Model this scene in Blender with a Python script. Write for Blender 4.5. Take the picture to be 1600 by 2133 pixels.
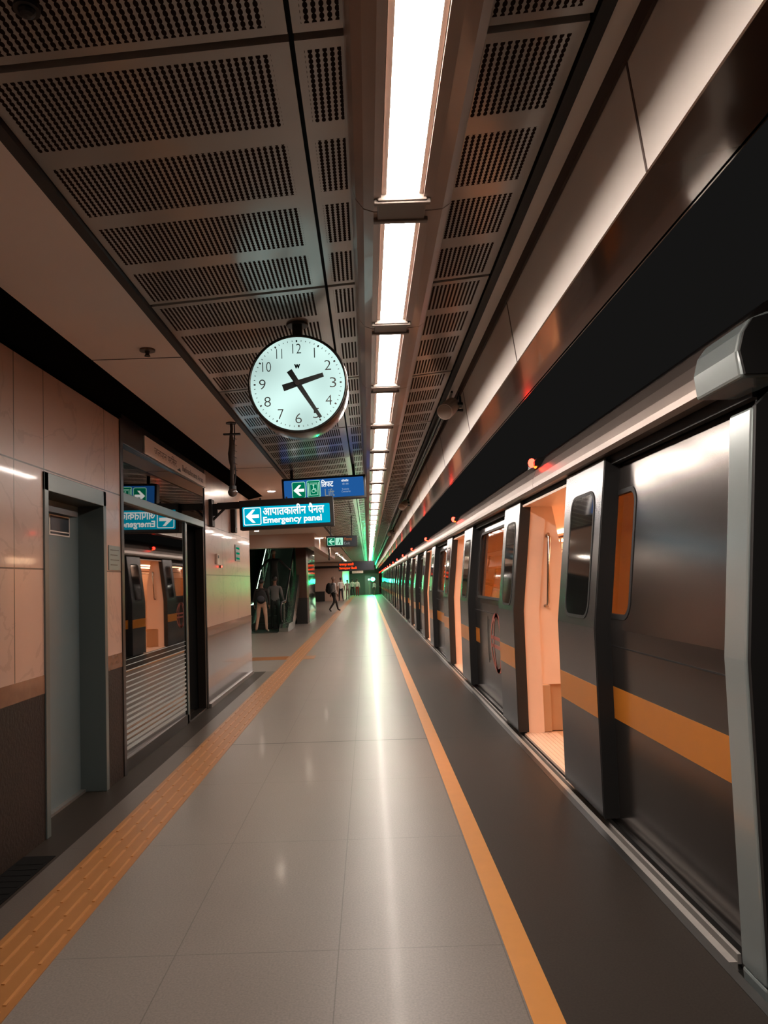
import bpy, bmesh, math, random
from mathutils import Vector, Matrix
random.seed(7)
PI = math.pi
C = bpy.context.scene.collection
for o in list(bpy.data.objects): bpy.data.objects.remove(o)

# ------------------------------------------------------------------ camera
FPX, PITCH, ROLL, EYE = 1540.0, math.radians(3.3), 0.033, 1.55
fw = Vector((0, math.cos(PITCH), math.sin(PITCH))); u0 = Vector((0, -math.sin(PITCH), math.cos(PITCH))); r0 = Vector((1, 0, 0))
rt = r0*math.cos(ROLL) - u0*math.sin(ROLL); up = u0*math.cos(ROLL) + r0*math.sin(ROLL)
cd = bpy.data.cameras.new('camera'); cam = bpy.data.objects.new('camera', cd); C.objects.link(cam)
m3 = Matrix((rt, up, -fw)).transposed(); M = m3.to_4x4(); M.translation = Vector((0, 0, EYE)); cam.matrix_world = M
cd.sensor_width = 36; cd.sensor_fit = 'AUTO'; cd.lens = FPX/2133*36
cd.shift_x = 0.016845; cd.shift_y = 0.0252; cd.clip_start = 0.05; cd.clip_end = 400
bpy.context.scene.camera = cam

# ------------------------------------------------------------------ world, light levels, exposure
sc = bpy.context.scene
w = bpy.data.worlds.new('world'); sc.world = w; w.use_nodes = True
bg = w.node_tree.nodes['Background']; bg.inputs[0].default_value = (0.95, 0.9, 0.86, 1); bg.inputs[1].default_value = 0.0078
vs = sc.view_settings; vs.view_transform = 'Standard'; vs.look = 'None'; vs.gamma = 1.0; vs.use_curve_mapping = False
vs.exposure = 0.0
TUBE = 60.0          # emission of the ceiling diffusers
CABIN = 24.0          # emission of the strips inside the train
GREEN = 1300.0        # emission of the green signal
sc.cycles.max_bounces = 8; sc.cycles.diffuse_bounces = 4; sc.cycles.glossy_bounces = 5
sc.cycles.sample_clamp_indirect = 30.0; sc.cycles.caustics_reflective = False; sc.cycles.caustics_refractive = False
sc.cycles.use_denoising = True; sc.cycles.blur_glossy = 0.5

# ------------------------------------------------------------------ materials
def lin(c):
    c = c/255.0
    return c/12.92 if c <= 0.04045 else ((c+0.055)/1.055)**2.4
def rgb(r, g, b): return (lin(r), lin(g), lin(b), 1)
def mat(name, col, rough=0.5, metal=0.0, coat=0.0, noise=0.0, nscale=6.0, bump=0.0, bscale=60.0, spec=0.5):
    m = bpy.data.materials.new(name); m.use_nodes = True; nt = m.node_tree; b = nt.nodes['Principled BSDF']
    c = rgb(*col); b.inputs['Base Color'].default_value = c; b.inputs['Roughness'].default_value = rough
    b.inputs['Metallic'].default_value = metal; b.inputs['Coat Weight'].default_value = coat; b.inputs['Coat Roughness'].default_value = 0.06
    b.inputs['Specular IOR Level'].default_value = spec
    if noise > 0 or bump > 0:
        tc = nt.nodes.new('ShaderNodeTexCoord')
    if noise > 0:
        n = nt.nodes.new('ShaderNodeTexNoise'); n.inputs['Scale'].default_value = nscale; n.inputs['Detail'].default_value = 5
        nt.links.new(tc.outputs['Object'], n.inputs['Vector'])
        r = nt.nodes.new('ShaderNodeMapRange'); r.inputs['From Min'].default_value = .15; r.inputs['From Max'].default_value = .85
        r.inputs['To Min'].default_value = 1-noise; r.inputs['To Max'].default_value = 1+noise
        nt.links.new(n.outputs['Fac'], r.inputs['Value'])
        mx = nt.nodes.new('ShaderNodeMix'); mx.data_type = 'RGBA'; mx.blend_type = 'MULTIPLY'; mx.inputs['Factor'].default_value = 1
        mx.inputs['A'].default_value = c; nt.links.new(r.outputs[0], mx.inputs['B']); nt.links.new(mx.outputs['Result'], b.inputs['Base Color'])
    if bump > 0:
        n2 = nt.nodes.new('ShaderNodeTexNoise'); n2.inputs['Scale'].default_value = bscale; n2.inputs['Detail'].default_value = 3
        nt.links.new(tc.outputs['Object'], n2.inputs['Vector'])
        bp = nt.nodes.new('ShaderNodeBump'); bp.inputs['Strength'].default_value = bump; bp.inputs['Distance'].default_value = .004
        nt.links.new(n2.outputs['Fac'], bp.inputs['Height']); nt.links.new(bp.outputs[0], b.inputs['Normal'])
    return m
def emis(name, col, st):
    m = bpy.data.materials.new(name); m.use_nodes = True; nt = m.node_tree; nt.nodes.clear()
    e = nt.nodes.new('ShaderNodeEmission'); o = nt.nodes.new('ShaderNodeOutputMaterial')
    e.inputs[0].default_value = rgb(*col); e.inputs[1].default_value = st; nt.links.new(e.outputs[0], o.inputs[0]); return m
def math_(nt, op, a, b=None, c=None):
    n = nt.nodes.new('ShaderNodeMath'); n.operation = op
    for i, v in enumerate((a, b, c)):
        if v is None: continue
        if isinstance(v, (int, float)): n.inputs[i].default_value = v
        else: nt.links.new(v, n.inputs[i])
    return n.outputs[0]
def xyz(nt):
    tc = nt.nodes.new('ShaderNodeTexCoord'); s = nt.nodes.new('ShaderNodeSeparateXYZ'); nt.links.new(tc.outputs['Object'], s.inputs[0])
    return s.outputs[0], s.outputs[1], s.outputs[2], tc.outputs['Object']
def between(nt, v, a, b): return math_(nt, 'MULTIPLY', math_(nt, 'GREATER_THAN', v, a), math_(nt, 'LESS_THAN', v, b))

K = {}
K['black'] = mat('black_paint', (22, 21, 20), .55)
K['dark'] = mat('dark_metal', (34, 33, 32), .4, noise=.2)
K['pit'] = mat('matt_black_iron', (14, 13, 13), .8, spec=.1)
K['sillpaint'] = mat('bright_worn_sill', (160, 155, 150), .4, metal=.2, noise=.1, nscale=20)
K['void'] = mat('tunnel_concrete', (30, 25, 22), .95, spec=.1)
K['rubber'] = mat('black_rubber', (20, 19, 19), .6)
K['soffit'] = mat('painted_plaster_board', (226, 217, 212), .6, noise=.05, nscale=1.5)
K['housing'] = mat('painted_housing', (168, 146, 134), .28, noise=.06, coat=.35)
K['housing_dark'] = mat('grey_bracket', (120, 108, 100), .4)
K['fascia'] = mat('satin_fascia_paint', (226, 216, 208), .45, metal=.1, noise=.05, nscale=2)
K['soffit_gloss'] = mat('glossy_brown_soffit', (128, 102, 88), .16, metal=.55, noise=.08, nscale=1.2, coat=.3)
K['steel'] = mat('brushed_train_steel', (104, 98, 95), .19, metal=.85, noise=.05, nscale=3)
K['leaf'] = mat('door_leaf_steel', (114, 114, 117), .24, metal=.8, noise=.05, nscale=4)
K['roof'] = mat('train_roof_steel', (150, 136, 128), .34, metal=.85, noise=.05, nscale=2, bump=.5, bscale=3)
K['mask'] = mat('pale_blue_grey_gloss', (158, 168, 168), .22, metal=.4, coat=.5)
K['stripe'] = mat('yellow_livery', (196, 118, 36), .35, coat=.3, noise=.04)
K['sill'] = mat('worn_aluminium', (150, 146, 142), .35, metal=.8, noise=.12, nscale=20)
K['cream'] = mat('cream_laminate', (226, 196, 176), .35, noise=.03)
K['beige'] = mat('beige_seat_box', (176, 140, 108), .45)
K['orange'] = mat('orange_laminate', (255, 198, 122), .4)
K['cabinfloor'] = mat('cabin_floor', (196, 160, 130), .4)
K['chrome'] = mat('polished_steel_tube', (190, 180, 170), .15, metal=1)
K['marble'] = None
K['granite'] = mat('dark_speckled_granite', (34, 25, 20), .6, noise=.6, nscale=30, bump=.9, bscale=45, spec=.25)
K['granite_band'] = mat('brown_granite', (112, 80, 62), .2, noise=.15, nscale=20, coat=.3)
K['doorgrey'] = mat('grey_blue_steel_door', (100, 114, 118), .35, metal=.25, noise=.05)
K['doorframe'] = mat('grey_green_door_frame', (92, 100, 98), .3, metal=.4)
K['shopframe'] = mat('dark_bronze_frame', (38, 33, 29), .3, metal=.4)
K['transom'] = mat('blue_grey_transom', (108, 122, 122), .35, metal=.5)
K['yellow'] = mat('yellow_floor_line', (186, 120, 44), .4, noise=.06, nscale=12)
K['tactile'] = mat('ochre_tactile_tile', (146, 96, 50), .42, noise=.08, nscale=9)
K['signwhite'] = mat('white_sign_face', (236, 222, 212), .4)
K['print'] = mat('dark_print', (52, 42, 38), .5)
K['plastic'] = mat('off_white_plastic', (190, 172, 160), .45)
K['person_skin'] = mat('skin', (120, 84, 66), .5)
K['hair'] = mat('black_hair', (18, 16, 15), .6)
K['beigewall'] = mat('beige_tile', (196, 166, 150), .35, noise=.06, nscale=1)
K['darkbrown'] = mat('dark_brown_cladding', (70, 42, 30), .3, coat=.3)
K['farwall'] = mat('far_wall_paint', (70, 84, 80), .5)
K['raillight'] = emis('under_rail_lighting', (200, 255, 210), 8.0)
K['greysteel'] = mat('escalator_steel', (150, 156, 150), .2, metal=.9)
K['palewall'] = mat('pale_wall', (200, 194, 186), .5)
K['tube'] = emis('fluorescent_diffuser', (255, 241, 229), TUBE)
K['cabinlight'] = emis('cabin_strip', (255, 205, 160), CABIN)
K['green_lamp'] = emis('green_signal_lens', (14, 255, 150), GREEN)
K['green_small'] = emis('small_green_lens', (140, 255, 200), 30)
K['red_lamp'] = emis('red_indicator_lens', (255, 32, 22), 30)
K['amber_lamp'] = emis('amber_indicator_lens', (255, 84, 26), 8)
K['downlight'] = emis('downlight_lens', (255, 236, 215), 420)
K['clock_face'] = emis('lit_clock_dial', (212, 245, 238), .95)
nt_ = K['clock_face'].node_tree; n_ = nt_.nodes.new('ShaderNodeTexNoise'); n_.inputs['Scale'].default_value = 4; n_.inputs['Detail'].default_value = 0
tc_ = nt_.nodes.new('ShaderNodeTexCoord'); nt_.links.new(tc_.outputs['Object'], n_.inputs['Vector'])
nt_.links.new(math_(nt_, 'MULTIPLY_ADD', n_.outputs['Fac'], .9, .48), [q for q in nt_.nodes if q.type == 'EMISSION'][0].inputs[1])
K['white_lit'] = emis('white_lit_letter', (255, 255, 250), 1.15)
K['cyan_lit'] = emis('cyan_lit_panel', (0, 172, 202), 1.0)
K['blue_lit'] = emis('blue_lit_panel', (34, 92, 160), .9)
K['green_lit'] = emis('green_lit_panel', (0, 118, 84), .9)
K['mint_lit'] = emis('mint_lit_line', (176, 240, 210), .95)
K['dim_lit'] = emis('dim_grey_letter', (150, 158, 160), .7)
K['dim_text'] = emis('pale_blue_letter', (170, 195, 225), .8)
K['board_navy'] = mat('dark_navy_panel', (28, 36, 44), .3)
K['led'] = emis('orange_led', (255, 70, 20), 1.6)
K['ring'] = mat('magenta_emblem_paint', (176, 96, 84), .4)

def glass_mat(name, tint, mirror, rough=.02):
    m = bpy.data.materials.new(name); m.use_nodes = True; nt = m.node_tree; nt.nodes.clear()
    t = nt.nodes.new('ShaderNodeBsdfTransparent'); t.inputs[0].default_value = rgb(*tint)
    g = nt.nodes.new('ShaderNodeBsdfGlossy'); g.inputs['Roughness'].default_value = rough; g.inputs[0].default_value = (.85, .85, .85, 1)
    f = nt.nodes.new('ShaderNodeLayerWeight'); f.inputs[0].default_value = .5
    r = math_(nt, 'MULTIPLY_ADD', math_(nt, 'POWER', f.outputs['Facing'], 4.0), .8, mirror)
    mx = nt.nodes.new('ShaderNodeMixShader'); o = nt.nodes.new('ShaderNodeOutputMaterial')
    nt.links.new(r, mx.inputs[0]); nt.links.new(t.outputs[0], mx.inputs[1]); nt.links.new(g.outputs[0], mx.inputs[2]); nt.links.new(mx.outputs[0], o.inputs[0])
    return m
K['window'] = glass_mat('train_window_glass', (220, 215, 210), .05)
K['balustrade'] = glass_mat('green_glass', (120, 190, 160), .10)
K['shopglass'] = mat('mirror_tinted_glass', (126, 121, 118), .015, metal=1.0)
K['leafglass'] = mat('dark_door_glass', (30, 30, 30), .03, spec=1.0, coat=1)
K['film'] = mat('frosted_stripe_film', (150, 158, 158), .5)
K['mirrorclad'] = mat('polished_lift_cladding', (120, 130, 126), .06, metal=.9)

def marble_mat():
    m = mat('polished_pink_marble', (168, 138, 123), .3, coat=.3, noise=.10, nscale=1.6)
    nt = m.node_tree; b = nt.nodes['Principled BSDF']; x, y, z, ob = xyz(nt)
    src = b.inputs['Base Color'].links[0].from_socket
    # joints: every slab .82 wide, courses at fixed heights
    line = None
    for jy in (2.7, 3.5, 4.33, 4.735, 5.84, 10.55, 11.75):
        q = math_(nt, 'LESS_THAN', math_(nt, 'ABSOLUTE', math_(nt, 'SUBTRACT', y, jy)), .005); line = q if line is None else math_(nt, 'MAXIMUM', line, q)
    for h in (1.69, 2.335):
        line = math_(nt, 'MAXIMUM', line, math_(nt, 'LESS_THAN', math_(nt, 'ABSOLUTE', math_(nt, 'SUBTRACT', z, h)), .005))
    n = nt.nodes.new('ShaderNodeTexNoise'); n.inputs['Scale'].default_value = 1.3; n.inputs['Detail'].default_value = 8; n.inputs['Distortion'].default_value = 1.4
    nt.links.new(ob, n.inputs['Vector'])
    vein = math_(nt, 'SUBTRACT', 1, math_(nt, 'MULTIPLY', math_(nt, 'LESS_THAN', math_(nt, 'ABSOLUTE', math_(nt, 'SUBTRACT', n.outputs['Fac'], .5)), .012), .14))
    mx = nt.nodes.new('ShaderNodeMix'); mx.data_type = 'RGBA'; mx.blend_type = 'MULTIPLY'; mx.inputs['Factor'].default_value = 1
    nt.links.new(src, mx.inputs['A']); nt.links.new(vein, mx.inputs['B'])
    m2 = nt.nodes.new('ShaderNodeMix'); m2.data_type = 'RGBA'; nt.links.new(line, m2.inputs['Factor']); nt.links.new(mx.outputs['Result'], m2.inputs['A'])
    m2.inputs['B'].default_value = rgb(52, 34, 24); nt.links.new(m2.outputs['Result'], b.inputs['Base Color'])
    return m
K['marble'] = marble_mat()

def floor_mat():
    m = mat('polished_granite_floor', (114, 106, 99), .38, noise=.07, nscale=1.2, spec=.35)
    m.node_tree.nodes['Principled BSDF'].inputs['Coat Weight'].default_value = .05; m.node_tree.nodes['Principled BSDF'].inputs['Coat Roughness'].default_value = .1
    nt = m.node_tree; b = nt.nodes['Principled BSDF']; x, y, z, ob = xyz(nt)
    base = b.inputs['Base Color'].links[0].from_socket
    dark = math_(nt, 'MAXIMUM', math_(nt, 'GREATER_THAN', x, .633), math_(nt, 'MULTIPLY', math_(nt, 'LESS_THAN', x, -1.86), math_(nt, 'LESS_THAN', y, 13.2)))
    fine = nt.nodes.new('ShaderNodeTexNoise'); fine.inputs['Scale'].default_value = 110; fine.inputs['Detail'].default_value = 2; nt.links.new(ob, fine.inputs['Vector'])
    fr = nt.nodes.new('ShaderNodeMapRange'); fr.inputs['To Min'].default_value = .62; fr.inputs['To Max'].default_value = 1.38; nt.links.new(fine.outputs['Fac'], fr.inputs['Value'])
    g = nt.nodes.new('ShaderNodeMix'); g.data_type = 'RGBA'; nt.links.new(dark, g.inputs['Factor']); nt.links.new(base, g.inputs['A']); g.inputs['B'].default_value = rgb(46, 40, 35)
    g0 = g; mid = math_(nt, 'MULTIPLY', between(nt, x, -1.86, -1.69), math_(nt, 'LESS_THAN', y, 13.2))
    g = nt.nodes.new('ShaderNodeMix'); g.data_type = 'RGBA'; nt.links.new(mid, g.inputs['Factor']); nt.links.new(g0.outputs['Result'], g.inputs['A']); g.inputs['B'].default_value = rgb(82, 74, 68)
    k = nt.nodes.new('ShaderNodeMix'); k.data_type = 'RGBA'; k.blend_type = 'MULTIPLY'; k.inputs['Factor'].default_value = 1
    nt.links.new(g.outputs['Result'], k.inputs['A']); nt.links.new(fr.outputs[0], k.inputs['B'])
    def grid(v, off, p, wd):
        d = math_(nt, 'ABSOLUTE', math_(nt, 'SUBTRACT', math_(nt, 'FRACT', math_(nt, 'DIVIDE', math_(nt, 'SUBTRACT', v, off-p/2), p)), .5))
        return math_(nt, 'LESS_THAN', d, wd/p/2)
    lx = grid(x, -.175, .69, .005); ly = grid(y, 5.87, 1.33, .005)
    ls = grid(y, 7.28, 7.98, .03)
    line = math_(nt, 'MAXIMUM', math_(nt, 'MULTIPLY', math_(nt, 'MAXIMUM', lx, ly), .42), math_(nt, 'MULTIPLY', ls, .85))
    q = nt.nodes.new('ShaderNodeMix'); q.data_type = 'RGBA'; nt.links.new(line, q.inputs['Factor']); nt.links.new(k.outputs['Result'], q.inputs['A']); q.inputs['B'].default_value = rgb(40, 34, 30)
    nt.links.new(q.outputs['Result'], b.inputs['Base Color'])
    ro = math_(nt, 'MULTIPLY_ADD', dark, .12, .36); nt.links.new(ro, b.inputs['Roughness'])
    sp = math_(nt, 'MULTIPLY_ADD', dark, -.17, .27); nt.links.new(sp, b.inputs['Specular IOR Level'])
    nt.links.new(math_(nt, 'MULTIPLY_ADD', dark, -.025, .028), b.inputs['Coat Weight'])
    return m
K['floor'] = floor_mat()

def perf_mat():
    m = mat('perforated_ceiling_metal', (168, 162, 157), .19, metal=.2, noise=.05, nscale=2)
    nt = m.node_tree; b = nt.nodes['Principled BSDF']; x, y, z, ob = xyz(nt)
    out = [n for n in nt.nodes if n.type == 'OUTPUT_MATERIAL'][0]
    P = .0232
    u = math_(nt, 'SUBTRACT', math_(nt, 'FRACT', math_(nt, 'DIVIDE', x, P)), .5)
    v = math_(nt, 'SUBTRACT', math_(nt, 'FRACT', math_(nt, 'DIVIDE', y, P)), .5)
    r2 = math_(nt, 'ADD', math_(nt, 'MULTIPLY', math_(nt, 'MULTIPLY', u, u), 1.5), math_(nt, 'MULTIPLY', math_(nt, 'MULTIPLY', v, v), .55))
    hole = math_(nt, 'LESS_THAN', r2, .155)
    t = math_(nt, 'MULTIPLY', math_(nt, 'FRACT', math_(nt, 'DIVIDE', math_(nt, 'SUBTRACT', y, 2.15-19), .475)), .475)
    cell = between(nt, t, .06, .425)
    reg = math_(nt, 'MAXIMUM', math_(nt, 'MAXIMUM', between(nt, x, -1.135, -.25), between(nt, x, -.145, -.03)), between(nt, x, .41, .70))
    mask = math_(nt, 'MULTIPLY', math_(nt, 'MULTIPLY', hole, cell), reg)
    d = nt.nodes.new('ShaderNodeBsdfDiffuse'); d.inputs[0].default_value = rgb(40, 31, 26)
    mx = nt.nodes.new('ShaderNodeMixShader'); nt.links.new(mask, mx.inputs[0]); nt.links.new(b.outputs[0], mx.inputs[1]); nt.links.new(d.outputs[0], mx.inputs[2])
    nt.links.new(mx.outputs[0], out.inputs[0]); return m
K['perf'] = perf_mat()

# ------------------------------------------------------------------ mesh helpers
class MB:
    def __init__(s): s.v = []; s.f = []; s.m = []
    def add(s, vs, fs, m=0):
        n = len(s.v); s.v += [tuple(p) for p in vs]; s.f += [tuple(i+n for i in f) for f in fs]; s.m += [m]*len(fs); return s
    def box(s, x0, x1, y0, y1, z0, z1, m=0):
        return s.add([(x0,y0,z0),(x1,y0,z0),(x1,y1,z0),(x0,y1,z0),(x0,y0,z1),(x1,y0,z1),(x1,y1,z1),(x0,y1,z1)],
                     [(0,3,2,1),(4,5,6,7),(0,1,5,4),(1,2,6,5),(2,3,7,6),(3,0,4,7)], m)
    def prism(s, pts, y0, y1, m=0):      # closed polygon in XZ extruded along Y
        n = len(pts); a = [(p[0], y0, p[1]) for p in pts]; b = [(p[0], y1, p[1]) for p in pts]
        return s.add(a+b, [tuple(range(n)), tuple(range(2*n-1, n-1, -1))] + [(i, i+n, (i+1) % n+n, (i+1) % n) for i in range(n)], m)
    def prismx(s, pts, x0, x1, m=0):     # closed polygon in YZ extruded along X
        n = len(pts); a = [(x0, p[0], p[1]) for p in pts]; b = [(x1, p[0], p[1]) for p in pts]
        return s.add(a+b, [tuple(range(n-1, -1, -1)), tuple(range(n, 2*n))] + [(i, (i+1) % n, (i+1) % n+n, i+n) for i in range(n)], m)
    def tube(s, pts, r, n=8, m=0, cap=True):
        pts = [Vector(p) for p in pts]; rs = r if isinstance(r, (list, tuple)) else [r]*len(pts); rings = []
        for i, p in enumerate(pts):
            d = (pts[min(i+1, len(pts)-1)]-pts[max(i-1, 0)]).normalized()
            a = d.orthogonal().normalized() if i == 0 else (a - d*a.dot(d)).normalized()
            b = d.cross(a); rings.append([p+(a*math.cos(2*PI*k/n)+b*math.sin(2*PI*k/n))*rs[i] for k in range(n)])
        v = [q for R in rings for q in R]; f = []
        for i in range(len(pts)-1):
            for k in range(n): f.append((i*n+k, i*n+(k+1) % n, (i+1)*n+(k+1) % n, (i+1)*n+k))
        if cap: f.append(tuple(range(n-1, -1, -1))); f.append(tuple((len(pts)-1)*n+k for k in range(n)))
        return s.add(v, f, m)
    def ball(s, c, r, sx=1, sy=1, sz=1, n=14, m=0):
        v = []; f = []; h = n//2
        for i in range(h+1):
            t = PI*i/h
            for k in range(n):
                a = 2*PI*k/n; v.append((c[0]+r*sx*math.sin(t)*math.cos(a), c[1]+r*sy*math.sin(t)*math.sin(a), c[2]+r*sz*math.cos(t)))
        for i in range(h):
            for k in range(n): f.append((i*n+k, (i+1)*n+k, (i+1)*n+(k+1) % n, i*n+(k+1) % n))
        return s.add(v, f, m)
    def build(s, name, ms, parent=None, smooth=False, bevel=0, loc=None):
        if not isinstance(ms, (list, tuple)): ms = [ms]
        me = bpy.data.meshes.new(name); me.from_pydata(s.v, [], s.f); 
        for q in ms: me.materials.append(q)
        me.polygons.foreach_set('material_index', s.m)
        bm = bmesh.new(); bm.from_mesh(me); bmesh.ops.recalc_face_normals(bm, faces=bm.faces); bm.to_mesh(me); bm.free()
        if smooth: me.polygons.foreach_set('use_smooth', [True]*len(me.polygons))
        me.update()
        o = bpy.data.objects.new(name, me); C.objects.link(o)
        if parent: o.parent = parent
        if loc: o.location = loc
        if bevel:
            b = o.modifiers.new('bevel', 'BEVEL'); b.width = bevel; b.segments = 2; b.limit_method = 'ANGLE'
        if smooth:
            pass
        return o
def tag(o, label=None, cat=None, group=None, kind=None):
    if label: o['label'] = label
    if cat: o['category'] = cat
    if group: o['group'] = group
    if kind: o['kind'] = kind
    return o
def struct(o): o['kind'] = 'structure'; return o
def thing(name, label, cat, loc=(0, 0, 0), rz=0, group=None):
    o = bpy.data.objects.new(name, None); C.objects.link(o); o.location = loc; o.rotation_euler = (0, 0, rz); o.empty_display_size = .1
    return tag(o, label, cat, group)
def children(o): return [c for c in bpy.data.objects if c.parent == o]
def copy_tree(o, parent=None, kids=None):
    if kids is None:
        kids = {}
        for c in bpy.data.objects:
            if c.parent: kids.setdefault(c.parent.name, []).append(c)
    c = o.copy(); C.objects.link(c)
    if parent: c.parent = parent
    for ch in kids.get(o.name, []): copy_tree(ch, c, kids)
    return c
def text(s, box, origin, facing, mt, parent, name='lettering', bold=0.0, lift=.002):
    """text fitted to box (u0,u1,v0,v1) on a plane; facing '-y' (towards camera) or '+x' (from the left wall)"""
    cu = bpy.data.curves.new(name, 'FONT'); cu.body = s; cu.offset = min(bold, 0); cu.bevel_depth = max(bold, 0)*.8; cu.bevel_resolution = 0; cu.resolution_u = 3
    t = bpy.data.objects.new(name, cu); C.objects.link(t); bpy.context.view_layer.update()
    me = bpy.data.meshes.new_from_object(t.evaluated_get(bpy.context.evaluated_depsgraph_get())); bpy.data.objects.remove(t)
    xs = [v.co.x for v in me.vertices]; ys = [v.co.y for v in me.vertices]
    x0, x1, y0, y1 = min(xs), max(xs), min(ys), max(ys); u0_, u1, v0, v1 = box
    for v in me.vertices:
        u = u0_+(v.co.x-x0)/(x1-x0)*(u1-u0_); q = v0+(v.co.y-y0)/(y1-y0)*(v1-v0)
        if facing == '-y': v.co = (u, -lift, q)
        else: v.co = (lift, u, q)
    me.materials.clear(); me.materials.append(mt)
    o = bpy.data.objects.new(name, me); C.objects.link(o); o.parent = parent; o.location = origin; return o
def flat(mb, pts, y, m=0, t=.003):        # polygon (x,z) given a small thickness, facing -y
    n = len(pts); a = [(p[0], y, p[1]) for p in pts]; b = [(p[0], y+t, p[1]) for p in pts]
    return mb.add(a+b, [tuple(range(n)), tuple(range(2*n-1, n-1, -1))] + [(i, i+n, (i+1) % n+n, (i+1) % n) for i in range(n)], m)
def rrect(x0, x1, z0, z1, r, n=5):
    p = []
    for cx, cz, a in ((x1-r, z1-r, 0), (x0+r, z1-r, 90), (x0+r, z0+r, 180), (x1-r, z0+r, 270)):
        for i in range(n+1):
            t = math.radians(a+90*i/n); p.append((cx+r*math.cos(t), cz+r*math.sin(t)))
    return p
def ringflat(mb, outer, inner, y, m=0, t=.003):
    n = len(outer); v = [(p[0], y, p[1]) for p in outer]+[(p[0], y, p[1]) for p in inner]+[(p[0], y+t, p[1]) for p in outer]+[(p[0], y+t, p[1]) for p in inner]
    f = []
    for i in range(n):
        j = (i+1) % n; f += [(i, j, n+j, n+i), (2*n+i, 3*n+i, 3*n+j, 2*n+j), (i, 2*n+i, 2*n+j, j), (n+i, n+j, 3*n+j, 3*n+i)]
    return mb.add(v, f, m)
def icon_arrow(mb, cx, cz, w_, y, m=0, left=True):
    s = -1 if left else 1; h = w_*.5
    flat(mb, [(cx+s*w_*.5, cz), (cx-s*w_*.02, cz+h), (cx-s*w_*.24, cz+h), (cx+s*w_*.06, cz+w_*.13), (cx-s*w_*.5, cz+w_*.13), (cx-s*w_*.5, cz-w_*.13), (cx+s*w_*.06, cz-w_*.13), (cx-s*w_*.24, cz-h), (cx-s*w_*.02, cz-h)], y, m)

# ================================================================== SETTING
WX = -2.07; YE = 82.0
mb = MB(); mb.box(-9, 1.37, -3, YE, -.25, 0); struct(mb.build('floor', K['floor']))
mb = MB(); mb.box(1.33, 1.372, -3, YE, -.12, .002); struct(mb.build('trim_1', K['dark']))
mb = MB(); mb.box(.522, .633, -3, YE, -.01, .003); struct(mb.build('trim_2', K['yellow']))
mb = MB(); mb.box(1.3, 1.34, -3, YE+25, -1.4, -.12); mb.box(1.3, 9, -6, YE+110, -1.5, -1.4)
struct(mb.build('wall_tunnel', K['void']))
# tactile strip, raised bars
mb = MB(); mb.box(-1.69, -1.375, -3, YE-4, -.01, .004)
y = .6
while y < 40:
    for i in range(4):
        xc = -1.69+.039+i*.079; mb.box(xc-.007, xc+.007, y+.01+.15*(i % 2), y+.27+.15*(i % 2), .003, .0085, 1)
    y += .3
mb.box(-4.6, -1.69, 15.1, 15.75, -.01, .004)
for i in range(8): mb.box(-4.6, -1.72, 15.15+i*.075, 15.18+i*.075, .003, .008)
mb.box(-1.375, -1.15, 15.1, 15.75, -.01, .004)
struct(mb.build('trim_3', [K['tactile'], mat('worn_rib_top', (170, 116, 66), .4)]))
# ceiling
bays = [2.15+1.9*k for k in range(-3, 42)]
def zl(x): return 3.2+.08*(x+.18)     # left part falls away from the light row
mb = MB()
for y in bays:
    a, b = y+.016, y+1.884
    for xa, xb in ((-1.165, -.188), (-.172, -.01)):
        mb.prism([(xa, zl(xa)), (xb, zl(xb)), (xb, zl(xb)+.03), (xa, zl(xa)+.03)], a, b)
    mb.prism([(.39, 3.2), (.735, 3.235), (.735, 3.265), (.39, 3.23)], a, b)
struct(mb.build('ceiling', K['perf']))
mb = MB(); mb.box(-1.3, .85, -4, YE+2, 3.36, 3.4); struct(mb.build('ceiling_void', K['black']))
mb = MB(); mb.box(-1.215, -1.168, -4, YE, 3.13, 3.18); mb.box(-1.215, -1.17, -4, YE, 3.10, 3.36); mb.box(.745, .79, -4, YE, 3.225, 3.5); struct(mb.build('trim_4', K['black']))
mb = MB(); mb.box(-1.82, -1.215, -4, 12.9, 3.10, 3.14); mb.box(-9, -1.215, 12.9, 23.4, 3.10, 3.14); mb.box(-1.82, -1.215, 23.4, YE, 3.10, 3.14)
o = struct(mb.build('ceiling_soffit', K['soffit']))
mb = MB()
for y in (4.92, 9.8): mb.box(-1.82, -1.215, y, y+.006, 3.097, 3.101)
struct(mb.build('trim_5', K['print']))
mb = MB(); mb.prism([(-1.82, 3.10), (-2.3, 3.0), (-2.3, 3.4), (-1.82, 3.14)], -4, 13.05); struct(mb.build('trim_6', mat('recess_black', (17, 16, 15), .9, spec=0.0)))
# fascia over the platform edge and its glossy underside
mb = MB(); mb.prism([(.79, 3.235), (.855, 3.22), (.855, 3.26), (.79, 3.26)], -4, YE); mb.prism([(.868, 3.17), (.915, 2.80), (.935, 2.80), (.888, 3.2)], -4, YE)
struct(mb.build('wall_fascia', K['fascia']))
mb = MB(); mb.box(.856, .868, -4, YE, 3.15, 3.24); struct(mb.build('trim_7', mat('brown_groove', (60, 42, 34), .6)))
mb = MB()
for k in range(30):
    y = 2.24+2.02*k; mb.prism([(.866, 3.17), (.913, 2.80), (.916, 2.80), (.869, 3.17)], y, y+.012)
struct(mb.build('trim_8', mat('fascia_joint', (84, 66, 58), .6)))
mb = MB(); mb.box(.915, 1.145, -4, YE, 2.79, 2.80); mb.box(1.135, 1.15, -4, YE, 2.79, 3.4)
struct(mb.build('trim_9', K['soffit_gloss']))

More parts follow.
